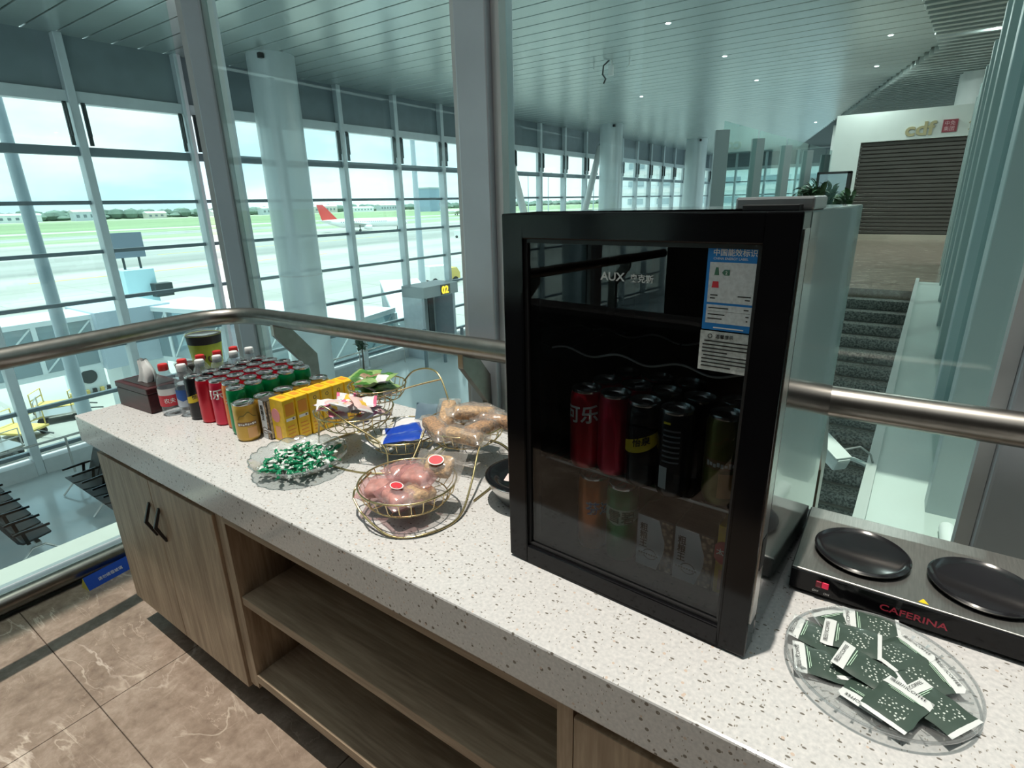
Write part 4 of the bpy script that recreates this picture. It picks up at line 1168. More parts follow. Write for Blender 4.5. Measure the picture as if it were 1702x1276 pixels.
MB().box((FW - .0005, .012, .15), (FW + .0025, .034, .20)).build('grip_recess', M_BLACK, door)
MB().box((.345, .05, FH), (.437, .13, FH + .016)).build('hinge_cover', mat('hinge_grey', (.30, .32, .33), .25, .5), fr, bev=.003)
MB().box((.36, .03, FH), (.425, .052, FH + .007)).build('hinge_plate', M_BLACK, fr, bev=.001)
# logo on the glass
text('AUX', .0165, mat('logo_silver', (.70, .72, .72), .4), door, (.176, .0096, .5405), depth=.0002, bold=.0003, sx=1.1)
text('奥克斯', .0118, mat('logo_silver', (.70, .72, .72), .4), door, (.2225, .0096, .5412), depth=.0002, bold=.0002)
# energy label and notice stuck on the glass
lab = MB().box((.330, .0085, .486), (.395, .0098, .593)).build('energy_label', mat('label_blue', (.018, .22, .62), .4), door)
M_LPAP = mat('label_paper', (.62, .66, .68), .55, noise=.12, scale=220)
MB().box((.334, .0080, .522), (.391, .0086, .573)).build('paper_field', M_LPAP, lab)
MB().box((.334, .0080, .495), (.391, .0086, .519)).build('paper_field', M_LPAP, lab)
text('中国能效标识', .0092, INK_W, lab, (.3365, .0083, .5818), depth=.0001, bold=.0001, sx=.98)
text('CHINA ENERGY LABEL', .0042, INK_W, lab, (.3375, .0083, .5762), depth=.0001, sx=1.0)
MB().prism([(.3405, .557), (.3465, .557), (.3455, .563), (.3450, .5665), (.3420, .5665), (.3415, .563)], .0076, .0080, 'y').build('green_arrow', mat('label_green', (.07, .20, .13), .5), lab)
MB().prism([(.3385, .541), (.3475, .541), (.3465, .549), (.3395, .549)], .0076, .0080, 'y').build('red_arrow', INK_R, lab)
MB().prism([(.350, .5605), (.353, .5570), (.3595, .5570), (.3595, .5640), (.353, .5640)], .0076, .0080, 'y').build('grade_arrow', mat('label_green', (.07, .20, .13), .5), lab)
text('2', .006, INK_W, lab, (.3540, .0074, .5582), depth=.0001)
for z, x0, x1 in ((.5315, .3375, .347), (.5275, .3375, .344), (.5315, .372, .388), (.5275, .381, .387), (.515, .3365, .362), (.515, .381, .387), (.5065, .3365, .358), (.5065, .384, .388), (.501, .3365, .355), (.501, .385, .387)):
    MB().box((x0, .0078, z - .0007), (x1, .0080, z + .0007)).build('print_line', INK_K, lab)
MB().box((.345, .0080, .4885), (.383, .0084, .4900)).build('print_line', INK_W, lab)
MB().box((.336, .0079, .5105), (.389, .0081, .5108)).build('rule_line', INK_K, lab)
no = MB().box((.329, .0085, .4305), (.395, .0098, .484)).build('notice_label', mat('notice_paper', (.55, .58, .57), .6, noise=.25, scale=160), door)
text('温馨提示', .0058, INK_K, no, (.349, .0082, .4755), depth=.0001)
MB().lathe([(.0022, 0), (.0030, 0), (.0030, .0003), (.0022, .0003)], 14, close=True, T=Matrix.Translation((.342, .0083, .4775)) @ Matrix.Rotation(PI / 2, 4, 'X')).build('circle_mark', INK_K, no)
for k in range(8):
    x1 = .391 if k not in (3, 7) else (.366 if k == 3 else .372)
    MB().box((.333 + (.002 if k in (0, 4) else 0), .0081, .4700 - k * .0049), (x1, .0084, .4717 - k * .0049)).build('print_line', INK_K, no)
# shelves
mid = MB().tube([(w + .002, .075, .190), (FW - w - .002, .075, .190)], .0026, 8).build('wire_shelf', M_COAT, fr, smooth=60)
MB().tube([(w + .002, .34, .190), (FW - w - .002, .34, .190)], .0024, 8).build('rear_bar', M_CHROME, mid, smooth=60)
wm = MB().tube([(0, .075, .1935), (0, .34, .1935)], .0013, 6).mesh('wire', M_CHROME, 60)
for k in range(19): link('wire', wm, mid, (w + .012 + k * .0192, 0, 0))
def wave(y, z, amp, n=5):
    pts = []
    for i in range(61):
        u = i / 60
        pts.append((w + .002 + u * (FW - 2 * w - .004), y, z + amp * math.sin(u * n * 2 * PI)))
    return pts
wv = MB().tube(wave(.095, .400, .0055, 3.5), .0019, 6).build('wave_shelf', M_COAT, fr, smooth=60)
MB().tube(wave(.24, .405, .0055, 3.5), .0019, 6).build('rear_wave', M_COAT, wv, smooth=60)
for k in range(5):
    MB().tube([(w + .03 + k * .078, .095, .400), (w + .03 + k * .078, .33, .400)], .0014, 6).build('wire', M_CHROME, wv, smooth=60)

FM = Matrix.Translation((-.535, .741, TZ)) @ Matrix.Rotation(math.radians(-3.08), 4, 'Z')
def fl(x, y, z): return FM @ Vector((x, y, z))
FR_ANG = math.radians(-70)     # labels turned to the door
GF = 'drinks inside the fridge'
MZ = .1955
can('soda_can', 'red can with white lettering, leftmost on the fridge upper shelf', P_RED, fl(.112, .088, MZ), group=GF, label_fn=lab_cola(math.radians(-85), '可乐'))
can('soda_can', 'plain red can beside the lettered red can in the fridge', P_RED2, fl(.166, .092, MZ), group=GF)
can('soda_can', 'black can with a yellow band, front of the fridge upper shelf', P_BLACK, fl(.223, .084, MZ), group=GF, label_fn=lab_tonic(math.radians(-75)))
can('soda_can', 'black can with a pale barcode panel on the fridge upper shelf', P_BLACK, fl(.280, .080, MZ), group=GF, label_fn=lab_dark(math.radians(-85)))
can('soda_can', 'olive gold can at the right of the fridge upper shelf', P_OLIVE, fl(.350, .100, MZ), group=GF, slim=True, label_fn=lab_gold(math.radians(-80)))
kk = 0
rear = [('red', P_RED, (.118, .150)), ('red', P_RED2, (.175, .152)), ('black', P_BLACK, (.232, .150)), ('black', P_BLACK, (.290, .150)), ('red', P_RED, (.128, .212)), ('black', P_BLACK, (.190, .214)), ('black', P_BLACK, (.250, .214)), ('black', P_BLACK, (.345, .165))]
rl = ['red can directly behind the lettered red can in the fridge', 'red can directly behind the plain red can in the fridge', 'black can behind the yellow banded can in the fridge', 'black can behind the barcode can in the fridge',
      'red can in the third row of the fridge upper shelf', 'black can in the third row behind the plain red can', 'black can in the third row behind the yellow banded can', 'black can behind the olive gold can in the fridge']
for (c_, m_, (x, y)), l_ in zip(rear, rl):
    can('soda_can', l_, m_, fl(x, y, MZ), group=GF)
LZF = .0362
can('soda_can', 'orange can at the left of the fridge floor', P_ORANGE, fl(.132, .086, LZF), group=GF, label_fn=lab_fanta(math.radians(-42)))
can('soda_can', 'green can with a pale band on the fridge floor', P_GREEN, fl(.192, .084, LZF), group=GF, label_fn=lab_sprite(math.radians(-72)))
can('soda_can', 'green can behind the pale banded one on the fridge floor', P_GREEN, fl(.212, .148, LZF), group=GF)
grain_carton('white fronted grain drink carton, left of the pair in the fridge', fl(.258, .118, LZF), math.radians(-3.08), group=GF)
grain_carton('white fronted grain drink carton, right of the pair in the fridge', fl(.3255, .118, LZF), math.radians(-3.08), group=GF)
juice_carton('yellow juice carton with a red disc at the fridge right', fl(.3785, .108, LZF), math.radians(-3.08), (.036, .06, .125), group=GF, front_text=True, hole=False)
# ------------------------------------------------------------------ drinks set out on the left end of the worktop
ANG = math.radians(-25)      # labels facing the room
NEAR = ['nearest', 'second', 'third', 'fourth', 'rearmost']
def row(n, x, y0, pitch, maker, what, where, dx=-.004):
    for k in range(n):
        pos = NEAR[k] if k < n - 1 else 'rearmost'
        maker(f'{what}, {pos} of the {where}', (x + dx * k, y0 + pitch * k, TZ), k)
G_D = 'drinks lined up on the worktop'
M_PET = glass('bottle_plastic', (.93, .95, .96), .07, .8, diffuse=.06)
M_WATER = glass('bottle_water', (.90, .94, .96), .02, .3)
bot_prof = [(.012, 0), (.027, .002), (.030, .008), (.0295, .03), (.0300, .036), (.0300, .095), (.0295, .100), (.030, .108), (.026, .126), (.0135, .148), (.0125, .152), (.0125, .166), (0, .166)]
bm_body = MB().lathe(bot_prof, 24).mesh('body', M_PET, 45)
bm_water = MB().lathe([(0, .003), (.0265, .004), (.0285, .01), (.0285, .118), (.024, .126), (0, .126)], 20).mesh('water', M_WATER, 45)
def cap_mesh(m, n):
    prof = [(.0145, .152), (.0150, .153), (.0150, .170), (.0135, .1735), (0, .1735)]
    return MB().lathe(prof, 28, fn=lambda a, r, z: (r * (1 + (.03 if z < .171 else 0) * math.cos(a * 14)), z)).mesh(n, m, 30)
cap_r = cap_mesh(mat('cap_red', (.62, .03, .03), .35), 'cap')
cap_w = cap_mesh(mat('cap_white', (.80, .82, .83), .35), 'cap')
def bottle_r(label, loc, k):
    t = thing('water_bottle', label, 'bottle', loc, 0, G_D)
    link('body', bm_body, t); link('water', bm_water, t); link('cap', cap_r, t)
    MB().lathe([(.0306, .040), (.0306, .092)], 24).build('label_wrap', INK_W, t, smooth=60) if k else patch(.0306, .072, .094, -PI, PI, 32).build('label_wrap', INK_W, t, smooth=60)
    patch(.0310, .034, .072, ANG - 1.9, ANG + 1.9, 24).build('red_panel', INK_R, t, smooth=60)
    if k == 0: wrap_text('农夫', .018, .0315, .047, ANG, INK_W, t, bold=.0002)
def bottle_w(label, loc, k):
    t = thing('water_bottle', label, 'bottle', loc, 0, G_D)
    link('body', bm_body, t); link('water', bm_water, t); link('cap', cap_w, t)
    lw = patch(.0306, .036, .094, -PI, PI, 32).build('label_wrap', mat('label_clearblue', (.55, .62, .72), .35), t, smooth=60)
    patch(.0309, .055, .094, ANG - 1.3, ANG + .4, 14, lambda u: (.055 + .02 * abs(u - .5), .094)).build('blue_print', INK_B, t, smooth=60)
row(5, -1.945, .768, .0625, bottle_r, 'water bottle with a red cap', 'red capped column')
row(5, -1.884, .797, .0615, bottle_w, 'water bottle with a white cap', 'white capped column')
def mk(m, fn):
    def f(label, loc, k): can('soda_can', label, m, loc, group=G_D, label_fn=fn if k == 0 else None)
    return f
row(5, -1.823, .800, .0595, mk(P_BLACK, lab_tonic(ANG)), 'slim black can on the worktop', 'black column')
row(5, -1.763, .806, .0595, mk(P_RED, None), 'slim red can on the worktop', 'left red column')
row(5, -1.703, .818, .0595, mk(P_RED2, lab_cola(ANG - .9, '可乐')), 'slim crimson can on the worktop', 'right red column')
row(1, -1.643, .826, .0595, mk(P_ORANGE, lab_fanta(ANG)), 'slim orange can', 'can column left of the green cans')
def mk2(label, loc, k): can('soda_can', label, P_RED, loc, group=G_D)
for k in range(1, 5): mk2(f'slim red can on the worktop, {["", "first", "second", "third", "last"][k]} behind the orange can', (-1.643 - .004 * k, .826 + .0595 * k, TZ), k)
row(5, -1.582, .806, .0595, mk(P_GREEN, lab_sprite(ANG + .5)), 'slim green can on the worktop', 'green column')
def mkg(label, loc, k): can('drink_can', label, P_GOLD, loc, slim=False, group=G_D, label_fn=lab_gold(ANG) if k == 0 else None)
row(5, -1.520, .790, .0675, mkg, 'squat gold can', 'gold column', dx=-.003)
grain_carton('white and brown drink carton between gold can and yellow cartons', (-1.4665, .845, TZ), .03, (.036, .060, .122), group=G_D, side=True)
for k in range(6):
    juice_carton(f'yellow juice carton, {NEAR[k] if k < 4 else ("fifth" if k == 4 else "rearmost")} of the yellow row', (-1.414 + .002 * k, .846 + k * .0425, TZ), .02 + random.uniform(-.02, .02), group=G_D, hole=(k > 1))
# paper cups behind the bottles
def cup(label, loc, r, h, body_m, band_m, lid):
    t = thing('paper_cup', label, 'cup', loc)
    MB().lathe([(r * .72, 0), (r * .70, .002), (r, h), (r * 1.0, h + .001), (r * .985, h), (r * .70, .006), (0, .006)], 32).build('body', body_m, t, smooth=40)
    MB().lathe([(r * .957, h * .84), (r * 1.004, h * .995)], 32).build('dark_band', band_m, t, smooth=40)
    MB().lathe([(r * 1.0, h - .002), (r * 1.06, h), (r * 1.06, h + .006), (r * .98, h + .009), (r * .9, h + .004), (0, h + .003)], 32).build('lid', lid, t, smooth=40)
    return t
M_CUPG = mat('cup_green', (.42, .50, .05), .45, noise=.25, scale=18)
t = cup('tall green and black paper cup with a clear lid behind the bottles', (-2.135, 1.005, TZ), .061, .205, M_CUPG, INK_K, M_CLEAR)
for a_, z_, s_ in ((-.15, .118, .016), (-.75, .128, .012)):
    T = Matrix.Rotation(a_, 4, 'Z')
    MB().lathe([(s_ * .6, 0), (s_, 0), (s_, .0008), (s_ * .6, .0008)], 18, close=True, T=T @ Matrix.Translation((.0535, 0, z_)) @ Matrix.Rotation(PI / 2 - .1, 4, 'Y')).build('ring_print', INK_D, t)
cup('small black paper cup half hidden behind the red capped bottles', (-2.085, .905, TZ), .04, .12, INK_K, INK_K, M_CLEAR)
# tissue box
tb = thing('tissue_box', 'dark red wooden tissue box with a tissue pulled up', 'tissue box', (-2.105, .775, TZ), .06)
M_MAHO = mat('mahogany', (.050, .010, .012), .38, noise=.3, scale=14, stretch=(1, 8, 8), coat=.1, spec=.3)
MB().box((-.105, -.058, 0), (.105, .058, .066)).build('body', M_MAHO, tb, bev=.002)
MB().box((-.107, -.060, .0675), (.107, .060, .088)).build('lid', M_MAHO, tb, bev=.003)
MB().box((-.085, -.042, .088), (.085, .042, .0895)).build('lid_panel', mat('mahogany_dark', (.018, .008, .007), .3), tb, bev=.0005, seg=1)
MB().lathe([(.030, 0), (.030, .0015), (.0, .0015)], 24, T=Matrix.Translation((0, 0, .0885)) @ Matrix.Diagonal((1.7, .8, 1, 1))).build('slot', INK_K, tb)
pts = []
for i in range(9):
    u = i / 8; rr = .034 * (1 - u * .5)
    pts.append([(rr * (1 + .22 * math.sin(k * 1.9 + u * 5)) * math.cos(k / 16 * 2 * PI) * 1.2 + .008 * math.sin(u * 4), rr * (1 + .22 * math.cos(k * 2.3)) * math.sin(k / 16 * 2 * PI) * .7, .0885 + u * .075 + .004 * math.sin(k * 2.1)) for k in range(17)])
MB().grid(pts).build('tissue', mat('tissue_white', (.78, .80, .80), .8), tb, smooth=70)

# ------------------------------------------------------------------ wrapped sweets in a scalloped dish
cd = thing('candy_dish', 'scalloped clear glass dish holding green sweets', 'dish', (-1.217, .752, TZ))
M_DISH = glass('cut_glass', (.90, .94, .94), .12, .85, diffuse=.10)
prof = [(0, .003), (.045, .002), (.062, .003), (.095, .017), (.110, .027), (.121, .036), (.119, .038), (.107, .030), (.092, .020), (.060, .006), (0, .006)]
MB().lathe(prof, 120, fn=lambda a, r, z: (r * (1 + (.035 if r > .1 else (.012 if r > .06 else 0)) * abs(math.cos(a * 10))), z + (.004 if r > .1 else 0) * abs(math.cos(a * 10)))).build('bowl', M_DISH, cd, smooth=50)
M_RIMG = glass('glass_rim', (.72, .78, .78), .25, .7, diffuse=.1)
rm = MB().tube([((.118 * (1 + .04 * abs(math.cos(a * 10)))) * math.cos(a) , (.118 * (1 + .04 * abs(math.cos(a * 10)))) * math.sin(a), .038 + .004 * abs(math.cos(a * 10))) for a in [2 * PI * k / 160 for k in range(160)]], .0014, 6, closed=True).build('rim', M_RIMG, cd, smooth=60)
M_SWG = mat('wrapper_green', (.01, .22, .10), .25, noise=.3, scale=90, coat=.3)
M_SWW = mat('wrapper_white', (.66, .72, .70), .3, coat=.3)
def sweet_mesh(a, b):
    m = MB().sphere((0, 0, 0), (.0125, .006, .0055), 10, 6, 0)
    for s in (-1, 1):
        p = [[(s * (.0115 + .0095 * u), -.0015 - .006 * u, .0015 * math.sin(9 * u)), (s * (.0115 + .0095 * u), 0, .0015 - .003 * u), (s * (.0115 + .0095 * u), .0015 + .006 * u, -.001)] for u in (0, .5, 1)]
        m.grid(p, 1)
    m.add([(-.006, -.0065, .001), (.004, -.0066, .0015), (.004, -.004, .0052), (-.006, -.004, .005)], [(0, 1, 2, 3)], 1)
    return m.mesh('sweet', [a, b], 60)
sw = [sweet_mesh(M_SWG, M_SWW), sweet_mesh(M_SWG, M_SWG), sweet_mesh(M_SWW, M_SWG)]
rs = random.Random(21)
for k in range(125):
    a = rs.uniform(0, 2 * PI); r = .103 * math.sqrt(rs.uniform(0, 1))
    layer = k // 50
    r *= (1, .8, .55)[min(2, layer)]
    z = .0135 + .010 * layer + (r / .1) ** 2 * .019
    o = link('sweet', sw[0 if rs.random() < .55 else (1 if rs.random() < .6 else 2)], None, (-1.217 + r * math.cos(a), .752 + r * math.sin(a), TZ + z), (rs.uniform(-.3, .3), rs.uniform(-.3, .3), rs.uniform(0, 6.28)))
    tag(o, 'green and white wrapped sweet heaped in the scalloped glass dish', 'sweet', 'sweets in the glass dish')

# ------------------------------------------------------------------ gilt wire racks with bowls
M_GILT = mat('gilt_wire', (.62, .50, .27), .26, 1.0)
def wire_bowl(rack, c, r, z, depth, tilt=(0, 0), n=26):
    # c, z: centre and height of the rim
    T = Matrix.Translation((c[0], c[1], z)) @ Matrix.Rotation(tilt[0], 4, 'X') @ Matrix.Rotation(tilt[1], 4, 'Y')
    ci = lambda rr, zz, m=48: [T @ Vector((rr * math.cos(2 * PI * k / m), rr * math.sin(2 * PI * k / m), zz)) for k in range(m)]
    b = MB().tube(ci(r, 0), .0021, 8, closed=True).build('bowl_rim', M_GILT, rack, smooth=60)
    MB().tube(ci(r * .80, -depth, 40), .0016, 6, closed=True).build('base_ring', M_GILT, b, smooth=60)
    MB().tube(ci(r * .42, -depth, 32), .0014, 6, closed=True).build('base_ring', M_GILT, b, smooth=60)
    rib = MB().tube([(r, 0, 0), (r * .93, 0, -depth * .62), (r * .80, 0, -depth)], .0012, 6).mesh('rib', M_GILT, 60)
    for k in range(n):
        o = link('rib', rib, b); o.matrix_local = T @ Matrix.Rotation(2 * PI * k / n, 4, 'Z')
    sp = MB().tube([(-r * .8, 0, -depth), (r * .8, 0, -depth)], .0013, 6).mesh('base_wire', M_GILT, 60)
    for k in range(5):
        o = link('base_wire', sp, b); o.matrix_local = T @ Matrix.Rotation(PI * k / 5, 4, 'Z')
    return T
def bez(pts, n=10):
    P = [Vector(p) for p in pts]; out = []
    for i in range(len(P) - 1):
        p0 = P[max(0, i - 1)]; p1 = P[i]; p2 = P[i + 1]; p3 = P[min(len(P) - 1, i + 2)]
        for k in range(n):
            t = k / n
            out.append(.5 * ((2 * p1) + (-p0 + p2) * t + (2 * p0 - 5 * p1 + 4 * p2 - p3) * t * t + (-p0 + 3 * p1 - 3 * p2 + p3) * t ** 3))
    out.append(P[-1]); return out
ra = thing('wire_rack', 'gilt wire rack with three tiered bowls behind the sweets', 'rack', (0, 0, TZ))
wire_bowl(ra, (-1.183, 1.007), .082, .165, .036)
wire_bowl(ra, (-1.188, .922), .107, .118, .040)
wire_bowl(ra, (-1.050, .968), .100, .066, .036)
for pts in ([(-1.26, 1.04, .002), (-1.285, .93, .004), (-1.27, .84, .002), (-1.16, .80, .002), (-1.02, .83, .002), (-.95, .92, .004), (-.97, 1.05, .002)],
            [(-1.285, .86, .003), (-1.262, .855, .08), (-1.19, .82, .155), (-1.12, .84, .12), (-1.02, .87, .06), (-.985, .84, .004)],
            [(-1.262, .87, .085), (-1.15, .95, .135), (-1.08, 1.03, .165), (-1.01, 1.09, .185)],
            [(-1.135, 1.068, .165), (-1.11, 1.085, .195), (-1.06, 1.10, .205), (-1.01, 1.09, .185), (-.95, 1.06, .10), (-.93, 1.05, .003)],
            [(-1.0, 1.06, .066), (-.955, 1.062, .105)]):
    MB().tube(bez(pts), .0026, 8).build('frame_wire', M_GILT, ra, smooth=60)
rb = thing('wire_rack', 'gilt wire rack with two bowls beside the fridge', 'rack', (0, 0, TZ))
wire_bowl(rb, (-.884, 1.037), .107, .102, .040)
wire_bowl(rb, (-.812, .748), .107, .080, .040)
for pts in ([(-.905, .672, .042), (-.86, .66, .020), (-.775, .655, .003), (-.72, .70, .003), (-.70, .78, .006), (-.735, .87, .035), (-.775, .95, .075), (-.79, 1.0, .100)],
            [(-.905, .672, .042), (-.93, .70, .048), (-.913, .735, .078)],
            [(-.93, .84, .003), (-.94, .90, .05), (-.955, .96, .098)],
            [(-.86, .848, .078), (-.90, .875, .003), (-.96, .93, .003), (-.985, 1.05, .003), (-.91, 1.15, .003), (-.80, 1.12, .003), (-.735, .99, .003), (-.72, .86, .003)]):
    MB().tube(bez(pts), .0026, 8).build('frame_wire', M_GILT, rb, smooth=60)

# ------------------------------------------------------------------ packets in the wire bowls
def pillow(L, Wd, th, seed, crimp=.1, nu=12, nv=9, wrk=.10):
    rnd = random.Random(seed); p1 = rnd.uniform(0, 6); p2 = rnd.uniform(0, 6)
    def surf(sgn):
        P = []
        for i in range(nu + 1):
            u = i / nu * 2 - 1
            row_ = []
            for j in range(nv + 1):
                v = j / nv * 2 - 1
                flat = max(0.0, 1 - max(0, (abs(u) - (1 - 2 * crimp)) / (2 * crimp)) ** .8) if abs(u) > 1 - 2 * crimp else 1
                hgt = th * (max(0, 1 - u * u) ** .45) * (max(0, 1 - v * v) ** .6) * flat
                wr = wrk * th * (math.sin(u * 9 + v * 4 + p1) + math.sin(v * 11 - u * 5 + p2))
                row_.append((u * L / 2 + .03 * L * v * math.sin(p1 + u * 2) * .4, v * Wd / 2 * (1 - .06 * abs(math.sin(u * 3 + p2))), sgn * hgt + wr * flat + .06 * th * math.sin(u * 30) * (1 - flat)))
            P.append(row_)
        return P
    return surf(1), surf(-1)
def packet_mesh(name, L, Wd, th, mats, seed, cols=None, crimp=.1):
    a, b = pillow(L, Wd, th, seed, crimp)
    m = MB()
    n = len(a) - 1; q = len(a[0]) - 1
    for S in (a, b):
        vs = [p for r_ in S for p in r_]
        for i in range(n):
            for j in range(q):
                mi = 0
                if i < 1 or i >= n - 1: mi = 1 if len(mats) > 1 else 0
                elif len(mats) > 2 and 3 <= i <= 6 and 3 <= j <= 5: mi = 2
                elif len(mats) > 3 and i >= 7 and j < 4: mi = 3
                c = len(m.v)
                m.v += [vs[i * (q + 1) + j], vs[i * (q + 1) + j + 1], vs[(i + 1) * (q + 1) + j + 1], vs[(i + 1) * (q + 1) + j]]
                m.f.append([c, c + 1, c + 2, c + 3]); m.m.append(mi)
    return m.mesh(name, mats, 70)
PK_G = mat('packet_green', (.06, .20, .03), .3, noise=.5, scale=50, coat=.3)
PK_GL = mat('packet_pale_green', (.27, .42, .15), .35, noise=.2, scale=40, coat=.3)
PK_W = mat('packet_white', (.74, .74, .76), .3, noise=.06, scale=40, coat=.2)
PK_BR = mat('packet_brown_print', (.35, .22, .13), .4, noise=.5, scale=60)
PK_BL = mat('packet_blue', (.008, .055, .42), .28, coat=.3)
PK_TEAL = mat('packet_slate', (.20, .30, .36), .35)
PK_CR = mat('packet_cream', (.60, .57, .45), .4)
INK_PK = mat('packet_magenta', (.70, .16, .28), .4)
INK_YE = mat('packet_amber', (.75, .48, .06), .4)
def put(name, me, c, rim, r_, n, label, cat, group, seed, zr=.02, tiltmax=.6, labs=None, base=0.0):
    rnd = random.Random(seed); out = []
    for k in range(n):
        a = 2 * PI * k / n + rnd.uniform(-.4, .4); rr = r_ * (.35 + .6 * rnd.random())
        z = TZ + rim + base + zr * (k / max(1, n - 1)) + .004
        o = link(name, me[k % len(me)], None, (c[0] + rr * math.cos(a), c[1] + rr * math.sin(a), z), (rnd.uniform(-tiltmax, tiltmax), rnd.uniform(-tiltmax, tiltmax), rnd.uniform(0, 6.28)))
        tag(o, labs[k] if labs else label, cat, group); out.append(o)
    return out
g1 = [packet_mesh('snack_packet', .105, .062, .012, [PK_G, PK_GL, PK_BR, PK_W], 1), packet_mesh('snack_packet', .10, .06, .012, [PK_GL, PK_G, PK_G, PK_BR], 2)]
put('snack_packet', g1, (-1.183, 1.007), .165 - .018, .045, 9, 'green snack packet piled in the topmost wire bowl', 'packet', 'packets in the top bowl', 31, .036, .35)
g2 = [packet_mesh('sweet_packet', .085, .05, .010, [PK_W, PK_W, INK_PK, INK_YE], 3), packet_mesh('sweet_packet', .085, .05, .010, [PK_W, INK_PK, INK_YE, PK_W], 4), packet_mesh('sweet_packet', .075, .05, .009, [mat('packet_blush', (.72, .52, .50), .35), PK_W, INK_YE, INK_PK], 5)]
put('sweet_packet', g2, (-1.188, .922), .118 - .026, .078, 24, 'white and pink sweet packet piled in the middle wire bowl', 'packet', 'packets in the middle bowl', 32, .055, .5)
g3 = [packet_mesh('flat_packet', .115, .07, .008, [PK_BL, PK_W, PK_BL, PK_BL], 6)]
for k, (x, y, z, rz, rx) in enumerate(((-1.045, .965, .064, .9, .15), (-1.005, .925, .072, .65, -.05))):
    o = link('flat_packet', g3[0], None, (x, y, TZ + z), (rx, -.1, rz)); tag(o, ['blue flat packet lying under the other blue one', 'blue flat packet lying on top in the lowest bowl'][k], 'packet', 'packets in the lowest bowl')
for me_, x, y, z, rz, rx, lb in ((packet_mesh('flat_packet', .11, .065, .006, [PK_W, PK_CR], 7), -1.065, 1.01, .068, .5, .2, 'white flat packet at the back of the lowest wire bowl'),
                                (packet_mesh('flat_packet', .10, .065, .006, [PK_CR, PK_W], 8), -1.07, .915, .055, 1.4, .1, 'cream flat packet at the front of the lowest wire bowl'),
                                (packet_mesh('flat_packet', .09, .07, .004, [PK_TEAL, PK_TEAL], 9), -1.02, 1.045, .088, .3, 1.2, 'slate blue packet standing up at the back of the lowest bowl')):
    o = link('flat_packet', me_, None, (x, y, TZ + z), (rx, 0, rz)); tag(o, lb, 'packet', 'packets in the lowest bowl')
# pastry rolls in clear film
FILM = glass('clear_film', (.96, .95, .94), .07, .6, rough=.12, diffuse=.12, dcol=(.9, .85, .8))
FILMP = glass('pink_film', (.96, .80, .80), .10, .7, rough=.10, diffuse=.20, dcol=(.85, .55, .56))
PASTRY = mat('pastry_crust', (.46, .235, .085), .75, noise=.6, scale=130, bump=.8)
PASTRYL = mat('pastry_light', (.58, .36, .17), .75, noise=.5, scale=120, bump=.7)
film_long = packet_mesh('film_wrap', .150, .066, .026, [FILM], 12, crimp=.16)
def roll_mesh(m, L=.112, r=.0215):
    pts = [(-L / 2 + L * k / 10, .003 * math.sin(k * .9), 0) for k in range(11)]
    return MB().tube(pts, [r * (.82 if k in (0, 10) else .98 + .02 * math.sin(k * 2.1)) for k in range(11)], 14).mesh('pastry', m, 70)
rolls = [MB().box((-.054, -.020, -.015), (.054, .020, .015)).mesh('pastry', m_, 60, bev=.009, seg=2) for m_ in (PASTRY, PASTRYL)]
spots = [(-.925, .965, .100, -.45, .05, 'long film wrapped pastry roll at the front left of the wide bowl'), (-.95, 1.04, .108, -1.0, .25, 'film wrapped pastry roll pointing off the left rim'), (-.895, 1.10, .106, .1, -.1, 'film wrapped reddish pastry at the back of the wide bowl'),
         (-.86, 1.045, .128, .85, .15, 'film wrapped pastry roll crossing on top of the others'), (-.815, 1.02, .106, 1.6, .1, 'film wrapped pastry heaped against the fridge side'), (-.835, .965, .098, .1, 0, 'film wrapped pastry at the front of the bowl near the fridge'), (-.80, 1.075, .108, .5, .2, 'film wrapped pastry at the rear right of the wide bowl'), (-.88, 1.03, .078, .3, 0, 'film wrapped pastry lowest in the wide bowl')]
for k, (x, y, z, rz, ry, lb) in enumerate(spots):
    t = thing('wrapped_pastry', lb, 'pastry', (x, y, TZ + z), rz, 'pastries in film'); t.rotation_euler = (0, ry, rz)
    link('pastry', rolls[k % 2], t); link('film_wrap', film_long, t)
film_sq = packet_mesh('film_wrap', .102, .076, .024, [FILMP], 14)
film_clear = packet_mesh('film_wrap', .112, .084, .022, [FILM], 15)
cake = MB().box((-.032, -.026, -.013), (.032, .026, .013)).mesh('cake', PASTRYL, 60, bev=.011, seg=3)
cake2 = MB().box((-.032, -.026, -.013), (.032, .026, .013)).mesh('cake', mat('cake_pink', (.60, .36, .29), .7, noise=.35, scale=60), 60, bev=.011, seg=3)
spots = [(-.865, .715, .060, .5, .10, 1, 'pink wrapped cake at the left rim of the nearest bowl'), (-.80, .705, .064, -.3, .0, 1, 'pink wrapped cake with a red oval at the bowl front'), (-.855, .785, .072, 1.1, -.1, 1, 'pink wrapped cake at the rear left of the nearest bowl'),
         (-.80, .765, .085, .2, .15, 1, 'pink wrapped cake on top of the heap'), (-.765, .800, .104, .35, .55, 0, 'clear wrapped cake with a red oval tilted at the bowl right'), (-.77, .74, .066, 1.4, .1, 0, 'clear wrapped cake at the right front of the nearest bowl'), (-.82, .75, .052, .9, 0, 1, 'pink wrapped cake lowest in the nearest bowl')]
